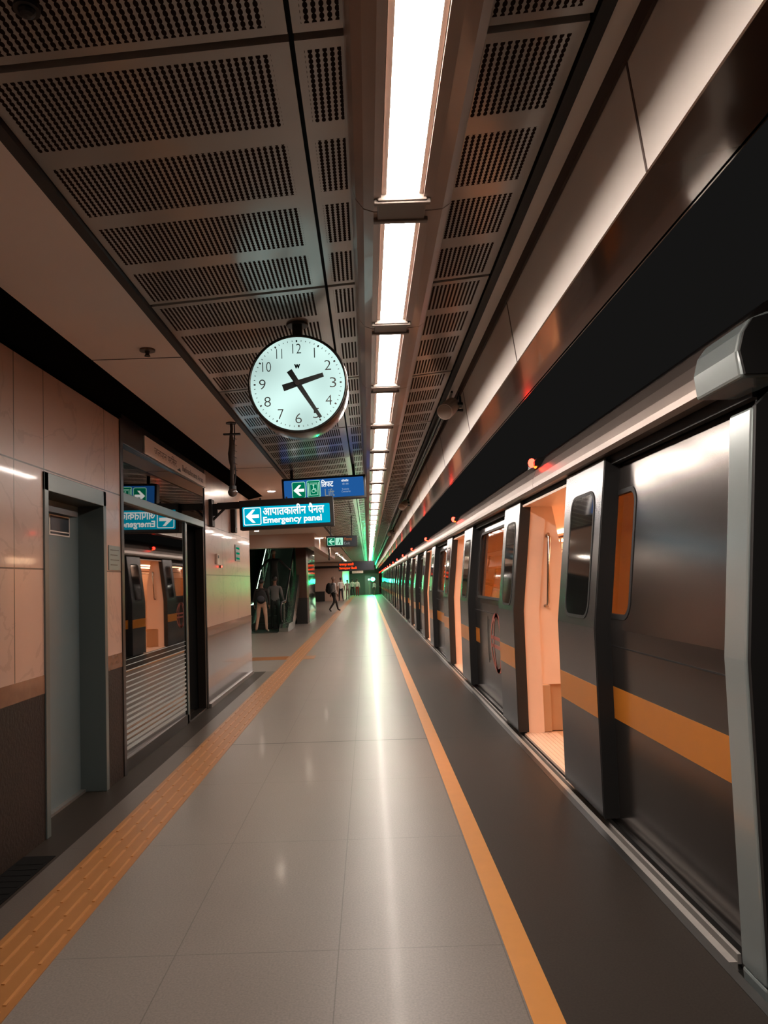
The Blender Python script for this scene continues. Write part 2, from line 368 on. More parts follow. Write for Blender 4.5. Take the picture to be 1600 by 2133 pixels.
# left wall
def wallseg(mbs, y0, y1, top=2.985, bot=0.0):
    if top > 1.02: mbs[0].box(WX-.12, WX, y0, y1, max(bot, 1.02), top)
    if bot < 1.02: mbs[1].box(WX-.12, WX+.004, y0, y1, max(bot, .905), 1.02)
    if bot < .905: mbs[2].box(WX-.12, WX+.002, y0, y1, max(0, bot), .905)
A = [MB(), MB(), MB()]
wallseg(A, -4, 4.72); wallseg(A, 4.72, 5.84, bot=2.32); wallseg(A, 5.84, 6.2)
struct(A[0].build('wall_left', K['marble'])); struct(A[1].build('trim_10', K['granite_band'])); struct(A[2].build('trim_11', K['granite']))
A = [MB(), MB(), MB()]; wallseg(A, 9.48, 13.0, top=3.1)
A[0].box(-6.5, WX-.12, 12.88, 13.0, 1.02, 3.1); A[2].box(-6.5, WX-.12, 12.88, 13.0, 0, 1.02)
struct(A[0].build('wall_pillar', K['marble'])); struct(A[1].build('trim_12', K['granite_band']))
struct(A[2].build('trim_13', mat('polished_brown_granite', (74, 58, 51), .14, coat=.3, noise=.12, nscale=10)))
mb = MB(); mb.box(-2.5, WX-.0005, 9.44, 9.482, 0, 3.1); struct(mb.build('trim_14', K['black']))
mb = MB(); mb.box(WX, WX+.03, 9.5, 13.0, 0, .05); struct(mb.build('baseboard_left', K['sill']))
# service door
t = MB(); t.box(WX-.2, WX+.012, 4.72, 4.78, 0, 2.32); t.box(WX-.2, WX+.012, 5.78, 5.84, 0, 2.32); t.box(WX-.2, WX+.012, 4.72, 5.84, 2.2, 2.32)
dframe = struct(t.build('door_1', K['doorframe'], bevel=.004))
t = MB(); t.box(WX-.24, WX-.19, 4.78, 5.78, .02, 2.2); d = t.build('door_leaf', K['doorgrey'], dframe)
t = MB(); t.box(WX-.19, WX-.01, 4.8, 4.84, 0, .0); 
t = MB(); t.box(WX-.2, WX-.15, 4.78, 5.78, 0, .02); t.build('threshold', K['sill'], dframe)
t = MB(); t.box(WX-.19, WX-.12, 4.9, 5.6, 2.1, 2.14); t.build('door_closer', K['dark'], d)
# shopfront glazing
GX = -2.12
t = MB(); t.box(GX-.06, WX+.01, 6.2, 6.27, 0, 3.0); t.box(GX-.06, WX-.01, 8.42, 8.54, 0, 2.28); t.box(GX-.06, WX-.01, 6.27, 8.5, 0, .11); t.box(GX-.06, WX-.002, 6.27, 9.46, 2.80, 3.05)
t.box(GX-.06, WX-.01, 9.38, 9.46, 0, 2.85); t.box(GX-.06, WX-.01, 8.5, 9.46, 0, .02)
wf = struct(t.build('window_1', K['shopframe'], bevel=.004))
G = lambda y: -2.105+.016*(y-7.43)
t = MB()
for ya, yb, za, zb in ((6.27, 8.42, .11, 2.29), (6.27, 9.38, 2.37, 2.80)):
    t.add([(G(ya)-.02, ya, za), (G(ya), ya, za), (G(yb), yb, za), (G(yb)-.02, yb, za), (G(ya)-.02, ya, zb), (G(ya), ya, zb), (G(yb), yb, zb), (G(yb)-.02, yb, zb)], [(0,1,2,3),(4,7,6,5),(0,4,5,1),(1,5,6,2),(2,6,7,3),(3,7,4,0)])
t.build('glass', K['shopglass'], wf)
t = MB(); t.box(GX-.01, WX-.002, 8.425, 8.45, .11, 2.29); t.build('door_edge_strip', K['transom'], wf)
t = MB(); t.box(GX-.03, WX+.005, 6.27, 9.38, 2.29, 2.37); t.build('transom', K['transom'], wf, bevel=.006)
t = MB()
for i in range(17):
    z = .16+i*.048; hgt = .030*(1-i/19); t.add([(G(6.28)+.001, 6.28, z), (G(8.41)+.001, 8.41, z), (G(8.41)+.001, 8.41, z+hgt), (G(6.28)+.001, 6.28, z+hgt), (G(6.28)+.0025, 6.28, z), (G(8.41)+.0025, 8.41, z), (G(8.41)+.0025, 8.41, z+hgt), (G(6.28)+.0025, 6.28, z+hgt)], [(0,1,2,3),(4,5,6,7),(0,1,5,4),(2,3,7,6),(1,2,6,5),(0,3,7,4)])
t.build('stripe_film', K['film'], wf)
mb = MB(); mb.box(-3.6, -3.5, 6.0, 9.6, 0, 3.2); mb.box(-3.5, GX-.06, 6.15, 6.2, 0, 3.2); mb.box(-3.6, GX-.05, 9.484, 9.6, 0, 3.05); mb.box(-3.6, GX-.08, 6.1, 9.6, 3.05, 3.2); struct(mb.build('wall_shop', K['black']))

# light trough
mb = MB()
prof = [(-.02, 3.21), (-.015, 3.13), (0, 3.07), (.03, 3.03), (.07, 3.016), (.098, 3.016), (.098, 3.06), (.262, 3.06), (.262, 3.016), (.30, 3.016), (.345, 3.02), (.375, 3.04), (.392, 3.10), (.395, 3.22), (.395, 3.34), (-.02, 3.34)]
y = 2.87-3*1.37-1.37
while y < YE-1:
    mb.prism(prof, y+.004, y+1.366); y += 1.37
struct(mb.build('ceiling_trough', K['housing'], bevel=0))
t = MB(); t.box(.118, .245, .02, 1.14, 3.04, 3.056, 0)
def fixture(y, label, first=[None]):
    if first[0] is None:
        r = thing('ceiling_light', label, 'ceiling light', (0, 0, 0), 0, 'light row along the platform ceiling')
        a = MB(); a.prism([(.121, 3.058), (.121, 3.031), (.126, 3.026), (.238, 3.026), (.243, 3.031), (.243, 3.058)], .0, 1.15); a.build('diffuser', K['tube'], r)
        a = MB(); a.box(.10, .119, -.01, 1.17, 3.028, 3.06); a.box(.245, .26, -.01, 1.17, 3.028, 3.06); a.build('reflector', K['housing'], r)
        a = MB(); a.box(.085, .275, 1.165, 1.355, 3.005, 3.06); a.box(.07, .29, 1.175, 1.20, 2.998, 3.02); a.box(.07, .29, 1.32, 1.345, 2.998, 3.02); a.build('end_bracket', K['housing_dark'], r, bevel=.004)
        first[0] = r
    else:
        r = copy_tree(first[0]); r['label'] = label
    r.location = (0, y, 0); return r
ords = ['nearest', 'second nearest', 'third nearest', 'fourth nearest', 'fifth nearest', 'sixth nearest', 'seventh nearest', 'eighth nearest', 'ninth nearest', 'tenth nearest']
k = 0; y = 2.966-1.37; 
fixs = []
while y < YE-3:
    if k < 10: lb = '%s glowing white light panel in the row along the platform ceiling' % ords[k]
    else: lb = 'tiny glowing light panel in the distant run of the ceiling light row'
    fixture(y, lb); y += 1.37; k += 1
for yb in (.226, -1.144):     # the run continues over the viewer's head
    fixture(yb, 'glowing white light panel overhead, before the visible end of the light row')

# left plain ceiling: downlights
def downlight(x, y, lb, first=[None]):
    if first[0] is None:
        r = thing('downlight', lb, 'ceiling light', (x, y, 3.1), 0, 'round downlights in the plain ceiling')
        a = MB(); a.tube([(0, 0, .0), (0, 0, -.006)], .06, 20); a.build('lens', K['downlight'], r)
        a = MB(); a.tube([(0, 0, .002), (0, 0, -.01)], [.085, .07], 20); a.build('trim_ring', K['plastic'], r); first[0] = r
        for c in children(r):
            if c.name.startswith('lens'): c.location.z = -.006
    else:
        r = copy_tree(first[0]); r.location = (x, y, 3.1); r['label'] = lb
    return r
downlight(-1.57, 12.3, 'bright round downlight just left of the blue lift sign')
downlight(-2.11, 12.3, 'round downlight above the pillar, behind the hanging dome camera')
for xx, yy in ((-3.6, 14.5), (-3.6, 18), (-5.6, 16), (-3.2, 21.5), (-5.6, 21), (-1.6, 18.5), (-1.6, 26), (-1.6, 33)): downlight(xx, yy, 'round downlight in the plain ceiling of the escalator hall, hidden by pillar and signs')  # unseen lamps added to brighten the escalator hall
for i in range(7): downlight(-1.66, 40.4+i*2.6, 'small round downlight in the far row beyond the exit sign')

# back area: beam, columns, far walls
mb = MB(); mb.box(-9, -1.66, 23.4, 24.0, 2.68, 3.14); mb.box(-1.95, -1.66, 24.0, 38, 2.68, 3.14); struct(mb.build('ceiling_beam', K['beigewall']))
mb = MB(); mb.box(-9, -8.9, 13, 61, 0, 3.4); mb.box(-4.4, -4.3, 24.2, 36, 0, 6); mb.box(-4.4, -2.72, 35, 35.2, 0, 8); struct(mb.build('wall_stairwell', K['void']))
mb = MB(); mb.box(-2.72, -2.33, 28.0, 28.9, .97, 2.9); c1 = struct(mb.build('wall_column', K['darkbrown']))
mb = MB(); mb.box(-2.73, -2.325, 27.99, 28.9, 0, .97); struct(mb.build('trim_15', K['black']))
mb = MB(); mb.box(-2.72, -2.335, 28.9, 32.5, 0, 2.9); struct(mb.build('wall_lift', K['mirrorclad']))
mb = MB(); mb.box(-9, -2.05, 59.5, 60, 0, 2.65); struct(mb.build('wall_back', K['beigewall']))
mb = MB(); mb.box(-9, -1.9, 59.3, 59.5, 2.62, 2.9); struct(mb.build('trim_16', K['black']))
mb = MB(); mb.box(-9, -1.82, 38, 60.5, 3.12, 3.2); struct(mb.build('ceiling_back', K['soffit']))
mb = MB(); mb.box(-2.25, -2.05, 60, YE, 0, 3.1); struct(mb.build('wall_far_side', K['palewall']))
mb = MB(); mb.box(-2.25, 1.2, YE-.1, YE, 0, 3.4); wf2 = struct(mb.build('wall_far', K['farwall']))
mb = MB(); mb.box(-.35, .3, YE-.16, YE-.1, 0, 2.1); d2 = struct(mb.build('door_2', K['transom']))
mb = MB(); mb.box(-2.25, 1.2, YE-.3, YE-.12, 2.3, 2.8); struct(mb.build('trim_17', K['black']))
o = tag(MB().tube([(-9, 59.1, 3.0), (-1.9, 59.1, 2.95)], .16, 16).build('ventilation_duct', K['plastic'], smooth=True), 'long pale round duct above the far beige wall', 'duct')
o = tag(MB().box(-4.25, -3.5, 58.9, 59.4, 0, .75).box(-4.28, -3.47, 58.87, 59.4, .75, .79).build('storage_bin', K['black'], bevel=.02), 'black box standing against the far beige wall', 'bin')

# ================================================================== TRAIN
def Xp(h): return 1.52 + max(0, h-1.2)*.112
def slab(mb, y0, y1, h0, h1, off=0.0, th=.06, m=0):
    hs = [h0] + ([1.2] if h0 < 1.2 < h1 else []) + [h1]
    outer = [(Xp(h)+off, h) for h in hs]; inner = [(Xp(h)+off+th, h) for h in reversed(hs)]
    mb.prism(outer+inner, y0, y1, m)
def rpane(mb, y0, y1, h0, h1, r, off, th, m=0):
    p = rrect(y0, y1, h0, h1, r); n = len(p); a = [(Xp(q[1])+off, q[0], q[1]) for q in p]; b = [(Xp(q[1])+off+th, q[0], q[1]) for q in p]
    mb.add(a+b, [tuple(range(n)), tuple(range(2*n-1, n-1, -1))]+[(i, i+n, (i+1) % n+n, (i+1) % n) for i in range(n)], m)
def rring(mb, y0, y1, h0, h1, r, wd, off, th, m=0, square=False):
    o_ = rrect(y0-wd, y1+wd, h0-wd, h1+wd, .001 if square else r+wd); i_ = rrect(y0, y1, h0, h1, r); n = len(o_)
    v = [(Xp(q[1])+off, q[0], q[1]) for q in o_+i_]+[(Xp(q[1])+off+th, q[0], q[1]) for q in o_+i_]; f = []
    for i in range(n):
        j = (i+1) % n; f += [(i, j, n+j, n+i), (2*n+i, 3*n+i, 3*n+j, 2*n+j), (i, 2*n+i, 2*n+j, j), (n+i, n+j, 3*n+j, 3*n+i)]
    mb.add(v, f, m)
BAY = 5.95; HO = .875     # door spacing, half opening; car local y=0 at first door centre
TOPH = 2.25
def door_leaf(car, yc, side):
    a, b = (yc-HO-.88, yc-HO+.01) if side < 0 else (yc+HO-.01, yc+HO+.80)
    off = -.10
    t = MB(); slab(t, a, b, .03, 2.28, off, .05); leaf = t.build('door_leaf', K['leaf'], car)
    wa, wb = a+.16, b-.20
    t = MB(); rpane(t, wa, wb, 1.27, 2.08, .09, off-.002, .006); t.build('window', K['leafglass'], leaf)
    t = MB(); rring(t, wa, wb, 1.27, 2.08, .09, .022, off-.004, .006); t.build('window_gasket', K['rubber'], leaf)
    t = MB(); slab(t, a+.001, b-.001, .637, .836, off-.0015, .003); t.build('livery_stripe', K['stripe'], leaf)
    t = MB(); e = a if side < 0 else b
    slab(t, a-.015, a+.002, .02, 2.28, off+.004, .10); slab(t, b-.002, b+.012, .02, 2.28, off+.004, .10)
    slab(t, a, b, .03, 2.27, off+.051, .035)
    t.build('rubber_edge', K['rubber'], leaf)
def make_car(ystart, yend, label, cabend, detail, last=False):
    """car with four doors; ystart/yend are the ends, doors every BAY"""
    y1d = FIRST if cabend else ystart + BAY/2 + .08
    car = thing('train_car', label, 'train car', (0, 0, 0), 0, 'cars of the metro train')
    doors = [y1d+BAY*i for i in range(4)]
    shell = MB(); wins = []
    cur = ystart
    for i, dc in enumerate(doors+[None]):
        e = (dc-HO) if dc else yend
        # window within cur..e
        if i == 0 and cabend: w0, w1, h0, h1 = FIRST-HO-1.22, FIRST-HO-.30, 1.27, 2.06
        elif i == 0: w0, w1, h0, h1 = cur+.5, e-1.0, 1.27, 2.15
        elif dc is None: w0, w1, h0, h1 = cur+.9, e-.5, 1.27, 2.15
        else: w0, w1, h0, h1 = cur+.86, e-1.1, 1.27, 2.15
        slab(shell, cur, e, -.02, h0); slab(shell, cur, e, h1, TOPH); slab(shell, cur, w0, h0, h1); slab(shell, w1, e, h0, h1)
        rring(shell, w0+.001, w1-.001, h0+.001, h1-.001, .10, .001, 0, .05, square=True)
        wins.append((w0, w1, h0, h1, cur, e))
        cur = (dc+HO) if dc else None
    shell.build('body_side', K['steel'], car)
    for w0, w1, h0, h1, a, b in wins:
        t = MB(); rpane(t, w0, w1, h0, h1, .10, .02, .006); g = t.build('window', K['window'], car)
        t = MB(); rring(t, w0+.02, w1-.02, h0+.02, h1-.02, .08, .03, -.004, .03); t.build('window_gasket', K['rubber'], g)
    for i, (w0, w1, h0, h1, a, b) in enumerate(wins):
        t = MB(); slab(t, b-1.25 if i in (1, 3) else a, b, .637, .836, -.0015, .003); t.build('livery_stripe', K['stripe'], car)
    # emblem : outlined oval with inner bars
    for i in ((1, 3) if detail else ()):
        w0, w1, h0, h1, a, b = wins[i]; yc = a+1.55; zc = .75; t = MB(); n = 36
        def el(ry, rz, k): return (Xp(0)-.003, yc+ry*math.cos(2*PI*k/n), zc+rz*math.sin(2*PI*k/n))
        for (Ry, Rz, ry, rz) in ((.46, .36, .40, .30), (.26, .36, .21, .31)):
            v = [el(Ry, Rz, k) for k in range(n)]+[el(ry, rz, k) for k in range(n)]
            t.add(v, [(k, (k+1) % n, n+(k+1) % n, n+k) for k in range(n)])
        for dz in (-.05, .05): t.box(Xp(0)-.003, Xp(0)-.001, yc-.40, yc+.40, zc+dz-.022, zc+dz+.022)
        t.build('emblem', K['ring'], car)
        t = MB(); 
        for rr in (.60, .68):
            v = [(Xp(0)-.003, yc+rr*math.cos(PI*(k/16-.5)*.28)+.0, zc+rr*math.sin(PI*(k/16-.5)*.28)) for k in range(17)]+[(Xp(0)-.003, yc+(rr+.025)*math.cos(PI*(k/16-.5)*.28), zc+(rr+.025)*math.sin(PI*(k/16-.5)*.28)) for k in range(17)]
            t.add(v, [(k, k+1, 18+k, 17+k) for k in range(16)])
        t.build('stripe_arc', K['rubber'], car)
    # seam under the windows, roof, gutter recess
    t = MB()
    for w0, w1, h0, h1, a, b in wins:
        t.box(Xp(0)-.002, Xp(0)+.01, a, b, 1.088, 1.096)
    t.build('body_seam', K['rubber'], car)
    t = MB()
    rp = [(1.50, 2.29), (1.475, 2.31), (1.475, 2.345), (1.485, 2.40), (1.51, 2.47), (1.56, 2.55), (1.65, 2.63), (1.80, 2.70), (2.1, 2.77), (2.6, 2.81), (3.02, 2.82), (3.5, 2.80), (4.2, 2.70), (4.45, 2.55), (4.52, 2.3), (4.48, 2.3), (4.40, 2.5), (4.2, 2.62), (3.0, 2.72), (2.0, 2.68), (1.72, 2.58), (1.62, 2.5), (1.56, 2.40), (1.56, 2.29)]
    y = ystart
    segs = [ystart]+[d for d in doors]+[yend]
    for a, b in zip(segs[:-1], segs[1:]): t.prism(rp, a+.003, b-.003)
    r = t.build('roof', K['roof'], car, bevel=0)
    t = MB(); t.box(1.58, 1.72, ystart, yend, 2.24, 2.50); t.build('door_track', K['rubber'], car)
    # far side, underframe, floor
    t = MB(); t.prism([(4.48, -.02), (4.52, -.02), (4.52, 1.2), (4.42, 2.35), (4.38, 2.35), (4.48, 1.2)], ystart, yend); t.build('far_side_lining', K['cream'], car)
    t = MB(); t.box(1.50, 4.5, ystart, yend, -.12, -.02); t.box(1.7, 4.3, ystart+.5, yend-.5, -.9, -.12)
    for yb in (ystart+3.5, yend-3.5):
        for dy in (-1.1, 1.1):
            t.tube([(1.9, yb+dy, -.85), (2.05, yb+dy, -.85)], .43, 20)
    t.build('underframe', K['dark'], car)
    t = MB(); t.box(1.392, 1.43, ystart+.10, yend-.15, -.08, -.025); t.box(1.455, 1.47, ystart+.15, yend-.15, -.06, -.02); t.box(1.40, 1.5, ystart+.2, yend-.2, -.15, -.11)
    t.build('foot_sill', K['sillpaint'], car)
    t = MB(); t.box(1.60, 4.48, ystart, yend, -.02, 0.0); t.build('cabin_floor', K['cabinfloor'], car)
    for dc in doors:
        t = MB(); t.box(1.485, 1.80, dc-HO, dc+HO, -.02, .006)
        for q in range(7): t.box(1.50+q*.04, 1.515+q*.04, dc-HO, dc+HO, .006, .010)
        t.build('door_threshold', K['cream'], car)
    # inner lining, ceiling
    t = MB()
    for w0, w1, h0, h1, a, b in wins:
        slab(t, a, b, 0, h0-.02, .07, .03); slab(t, a, w0, h0-.02, h1, .07, .03); slab(t, w1, b, h0-.02, h1, .07, .03)
        slab(t, a, b, h1, 2.24, .07, .03)
    t.box(1.62, 4.42, ystart, yend, 2.24, 2.26)
    t.box(1.62, 4.4, yend-.08, yend-.02, 0, 2.24)
    t.build('cabin_lining', K['cream'], car)
    t = MB()
    for xx in (3.1, 3.95): t.box(xx-.07, xx+.07, ystart+1.4, yend-.3, 2.215, 2.238)
    t.build('cabin_light', K['cabinlight'], car)
    # door jambs
    for dc in doors:
        for s in (-1, 1):
            t = MB(); tb = MB()
            e = dc+s*HO
            a, b = (e-.03, e+.005) if s < 0 else (e-.005, e+.03)
            hs = [0.006, 1.2, 2.24]
            t.prism([(Xp(h)-.012, h) for h in hs]+[(Xp(h)+.16, h) for h in reversed(hs)], a-.0, b)
            if s < 0: t.box(1.56, 1.85, dc-HO, dc+HO, 2.225, 2.245)
            tb.prism([(Xp(h)-.024, h) for h in hs]+[(Xp(h)-.013, h) for h in reversed(hs)], a, b)
            t.build('door_jamb', K['cream'], car); tb.build('door_seal', K['rubber'], car)
    # indicator lamps above each door
    for dc in doors:
        t = MB(); t.prism([(1.47, 2.49), (1.47, 2.53), (1.50, 2.56), (1.60, 2.56), (1.60, 2.49)], dc-.13, dc+.13); hs_ = t.build('indicator_housing', K['dark'], car)
        t = MB(); t.ball((1.462, dc-.06, 2.525), .034, 1, .8, 1.2, 12); t.build('red_lens', K['red_lamp'], hs_, smooth=True)
        t = MB(); t.ball((1.485, dc-.085, 2.50), .018, 1, .8, 1.6, 10); t.build('amber_lens', K['amber_lamp'], hs_, smooth=True)
    for dc in doors: door_leaf(car, dc, -1); door_leaf(car, dc, 1)
    # draught screens
    for dc in doors:
        t = MB(); e = dc+HO+.03
        t.prism([(1.60, .47), (1.98, .47), (1.97, 1.6), (1.90, 2.0), (1.86, 2.24), (1.70, 2.24), (1.60, 1.2)], e, e+.03); 
        s1 = t.build('draught_screen', K['cream'], car)
        t = MB(); t.box(1.6, 1.76, e-.01, e+.05, .01, .46); t.box(1.76, 2.02, e+.05, e+.5, .01, .47); t.build('seat_box', K['beige'], car)
        if detail:
            t = MB(); pts = [(1.80, e, 1.93), (1.80, e-.05, 1.95), (1.80, e-.075, 1.92), (1.78, e-.08, 1.6), (1.765, e-.075, 1.28), (1.76, e-.05, 1.24), (1.75, e, 1.24)]
            t.tube(pts, .016, 10); t.build('grab_handle', K['chrome'], s1, smooth=True)
        t = MB(); e2 = dc-HO-.06
        t.prism([(1.66, .47), (2.25, .47), (2.25, 1.7), (2.2, 2.24), (1.75, 2.24), (1.66, 1.2)], e2, e2+.03); t.build('orange_screen', K['orange'], car)
    # seats, hanging straps, poles
    if detail:
        for w0, w1, h0, h1, a, b in wins[1:4]:
            t = MB(); t.box(1.65, 2.1, a+.1, b-.1, .40, .46); t.box(1.63, 1.70, a+.1, b-.1, .46, .95); t.box(1.7, 2.0, a+.1, b-.1, 0, .40); t.build('bench_seat', K['orange'], car, bevel=.01)
        t = MB()
        for x in (2.35, 3.5): t.tube([(x, ystart+1, 2.0), (x, yend-1, 2.0)], .016, 8)
        for dc in doors: t.tube([(2.95, dc, 0), (2.95, dc, 2.24)], .018, 8)
        pol = t.build('grab_rail', K['chrome'], car, smooth=True)
        t = MB(); 
        for i in range(28):
            yy = doors[0]+.3+i*.22
            t.box(2.34, 2.36, yy-.006, yy+.006, 1.82, 2.0)
            n = 10; pts = [(2.35+.0, yy+.045*math.sin(2*PI*k/n), 1.77+.05*math.cos(2*PI*k/n)) for k in range(n+1)]; t.tube(pts, .006, 5, cap=False)
        sp = t.build('hanging_strap', K['plastic'], car); sp['kind'] = 'stuff'
    # ends
    t = MB()
    for yy in ((ystart+.0) if not cabend else ystart, yend-.02): t.box(1.60, 4.42, yy, yy+.02, -.02, 2.5)
    t.build('end_wall', K['rubber'], car)
    if not last:
        t = MB(); t.box(2.2, 3.8, yend, yend+.5, -.02, 2.3); t.build('gangway', K['rubber'], car)
    if cabend:
        ym0, ym1 = ystart-.17, ystart+.03
        hs = [.0, .6, 1.2, 1.7, 2.17]; X = lambda h: 1.412+max(0, h-1.2)*.085
        t = MB(); t.prism([(X(h), h) for h in hs]+[(X(h)+.22, h) for h in reversed(hs)], ym0+.02, ym1); t.prism([(1.412, 0), (1.64, 0), (1.64, -.7), (1.45, -.7)], ym0+.02, ym1)
        t.build('end_pillar', K['mask'], car, bevel=.012)
        rp2 = [(1.412, 2.26), (1.402, 2.36), (1.42, 2.43), (1.46, 2.485), (1.53, 2.51), (1.62, 2.53), (2.2, 2.66), (3.0, 2.8), (4.5, 2.6), (4.5, 2.4), (3.0, 2.6), (1.9, 2.45), (1.66, 2.40), (1.6, 2.26)]
        t = MB(); t.prism(rp2, ym0-.07, ym1+.10); t.build('end_roof_cap', K['mask'], car, bevel=.012)
        t = MB(); t.prism([(X(h)+.008, h) for h in [-.7]+hs]+[(1.6, 2.26), (4.45, 2.3), (4.45, -.7)], ym0, ym0+.03); t.prism([(1.425, 2.27), (1.41, 2.36), (1.43, 2.43), (1.465, 2.48), (1.62, 2.52), (2.2, 2.65), (3.0, 2.79), (4.45, 2.58), (4.45, 2.27)], ym0-.085, ym0-.065); t.build('end_bulkhead', K['rubber'], car)
    return car
FIRST = 6.47
car1 = make_car(2.96, FIRST+3.5*BAY-.25, 'nearest metro car with its pale rounded end post at the right edge', True, True)
s = FIRST+3.5*BAY+.25
car2 = make_car(s-.0, s+4*BAY-.5, 'second metro car, directly behind the nearest one', False, True)
labs = ['third metro car along the platform', 'fourth metro car, beside the far end of the platform', 'fifth metro car, receding towards the green signal']
def move_car(o, dy):
    o.location.y += dy
for i, lb in enumerate(labs):
    c = copy_tree(car2); c['label'] = lb; c.location.y = (i+1)*4*BAY

# ================================================================== CLOCK
ck = thing('platform_clock', 'round backlit platform clock with black hands hanging from the ceiling', 'clock', (-.395, 4.55, 2.778))
R = .292
t = MB(); n = 64
prof_ = [(R, -.05), (R+.013, -.055), (R+.018, -.04), (R+.018, .17), (R+.013, .185), (R, .18)]
v = []; f = []
for k in range(n):
    a = 2*PI*k/n
    for (r, yy) in prof_: v.append((r*math.sin(a), yy, r*math.cos(a)))
q = len(prof_)
for k in range(n):
    for j in range(q): f.append((k*q+j, ((k+1) % n)*q+j, ((k+1) % n)*q+(j+1) % q, k*q+(j+1) % q))
t.add(v, f); t.build('case', mat('clock_case_metal', (70, 66, 62), .25, metal=.8), ck, smooth=True)
t = MB(); t.tube([(0, -.045, 0), (0, .175, 0)], R, 64); dial = t.build('dial', K['clock_face'], ck)
for k in range(60):
    t = MB(); a = 2*PI*k/60; big = k % 5 == 0; r1 = .272; r0_ = r1-(.012 if big else .009); wd = .0045 if big else .0016
    px, pz = math.sin(a), math.cos(a); qx, qz = math.cos(a), -math.sin(a)
    flat(t, [(px*r0_-qx*wd, pz*r0_-qz*wd), (px*r0_+qx*wd, pz*r0_+qz*wd), (px*r1+qx*wd, pz*r1+qz*wd), (px*r1-qx*wd, pz*r1-qz*wd)], -.0475, 0, .002)
    t.build('minute_mark', K['print'], ck)
for h in range(1, 13):
    a = 2*PI*h/12; r_ = .218; s_ = str(h); cx, cz = r_*math.sin(a), r_*math.cos(a); wd = .02 if len(s_) == 1 else .027
    if h == 1: wd = .003
    if h == 11: wd = .018
    if h == 7: 
        wd = .018
    text(s_, (cx-wd, cx+wd, cz-.031, cz+.031), (0, -.0475, 0), '-y', K['print'], ck, 'numeral', bold=-.012)
text('W', (-.019, .019, .107-.014, .107+.014), (0, -.0475, 0), '-y', K['print'], ck, 'emblem', bold=.11)
def hand(ang, L, tail, w0, w1, yy, nm):
    a = math.radians(ang); px, pz = math.sin(a), math.cos(a); qx, qz = math.cos(a), -math.sin(a); t = MB()
    flat(t, [(-px*tail-qx*w0, -pz*tail-qz*w0), (-px*tail+qx*w0, -pz*tail+qz*w0), (px*L+qx*w1, pz*L+qz*w1), (px*L-qx*w1, pz*L-qz*w1)], yy, 0, .004)
    t.build(nm, mat('hand_black', (16, 22, 20), .5), ck)
hand(73, .167, .095, .021, .013, -.056, 'hour_hand'); hand(148, .258, .092, .018, .010, -.062, 'minute_hand')
t = MB(); t.tube([(0, -.068, 0), (0, -.045, 0)], .016, 16); t.build('hub', K['print'], ck)
t = MB(); t.box(-.03, .03, .005, .075, .29, .395); t.box(-.03, .03, .01, .07, .39, .41); t.tube([(0, .04, .39), (0, .04, .405)], .07, 20); t.build('hanger', K['dark'], ck, bevel=.004)

# ================================================================== SIGNS
def sign_box(name, label, cat, x0, x1, z0, z1, y, depth, face, rim=.03, mt=None, rz=0, tilt=0):
    s = thing(name, label, cat, ((x0+x1)/2, y, (z0+z1)/2)); hx, hz = (x1-x0)/2, (z1-z0)/2
    t = MB(); t.box(-hx, hx, 0, depth, -hz, hz); t.build('case', K['black'], s, bevel=.006)
    t = MB(); rm = rim if isinstance(rim, tuple) else (rim, rim, rim, rim)
    flat(t, rrect(-hx+rm[0], hx-rm[1], -hz+rm[2], hz-rm[3], .012), -.004, 0, .003); t.build('panel', K[face], s)
    return s, hx, hz
s, hx, hz = sign_box('emergency_panel_sign', 'cyan backlit Emergency panel sign with white arrow on a wall arm', 'sign', -1.665, -.425, 2.275, 2.665, 9.7, .16, 'cyan_lit', (.04, .05, .045, .09))
s.rotation_euler = (0, -.02, 0)
t = MB(); ringflat(t, rrect(-.565, -.335, -.135, .095, .02), rrect(-.555, -.345, -.125, .085, .015), -.007); icon_arrow(t, -.452, -.02, .175, -.007); t.build('arrow_icon', K['white_lit'], s)
text('आपातकालीन पैनल', (-.31, .50, -.02, .12), (0, -.005, 0), '-y', K['white_lit'], s, bold=.03)
text('Emergency panel', (-.31, .46, -.145, -.035), (0, -.005, 0), '-y', K['white_lit'], s, bold=.035)
t = MB(); t.box(-hx-.30, -hx, .05, .11, .10, .19); t.box(-hx-.42, -hx-.30, .06, .10, .02, .18); t.box(-hx-.405, -hx-.36, .0, .16, -.12, .24)
t.tube([(-hx-.40, .08, -.06), (-hx-.2, .08, .12)], .018, 8); t.build('wall_arm', K['black'], s, bevel=.006)
for xx in (-.35, .0): 
    t = MB(); t.tube([(xx, .08, hz), (xx, .08, hz+.03)], .012, 8); t.build('bolt', K['dark'], s)

s, hx, hz = sign_box('lift_sign', 'blue backlit Lift sign with green arrow and wheelchair squares', 'sign', -1.17, .012, 2.70, 3.03, 10.35, .14, 'blue_lit', .03)
s.rotation_euler = (0, -.03, 0)
t = MB(); flat(t, rrect(-.445, -.265, -.115, .105, .02), -.006); flat(t, rrect(-.235, -.055, -.115, .115, .02), -.006); t.build('green_square', K['green_lit'], s)
t = MB(); ringflat(t, rrect(-.45, -.26, -.12, .11, .022), rrect(-.443, -.267, -.113, .103, .018), -.009); ringflat(t, rrect(-.24, -.05, -.12, .12, .022), rrect(-.233, -.057, -.113, .113, .018), -.009)
ringflat(t, rrect(-.20, -.09, -.09, .07, .004), rrect(-.194, -.096, -.084, .064, .003), -.009)
flat(t, rrect(-.222, -.212, -.10, .09, .002), -.009); flat(t, rrect(-.078, -.068, -.10, .09, .002), -.009); flat(t, rrect(-.20, -.09, .08, .086, .002), -.009)
cx, cz = -.148, -.03; n = 18
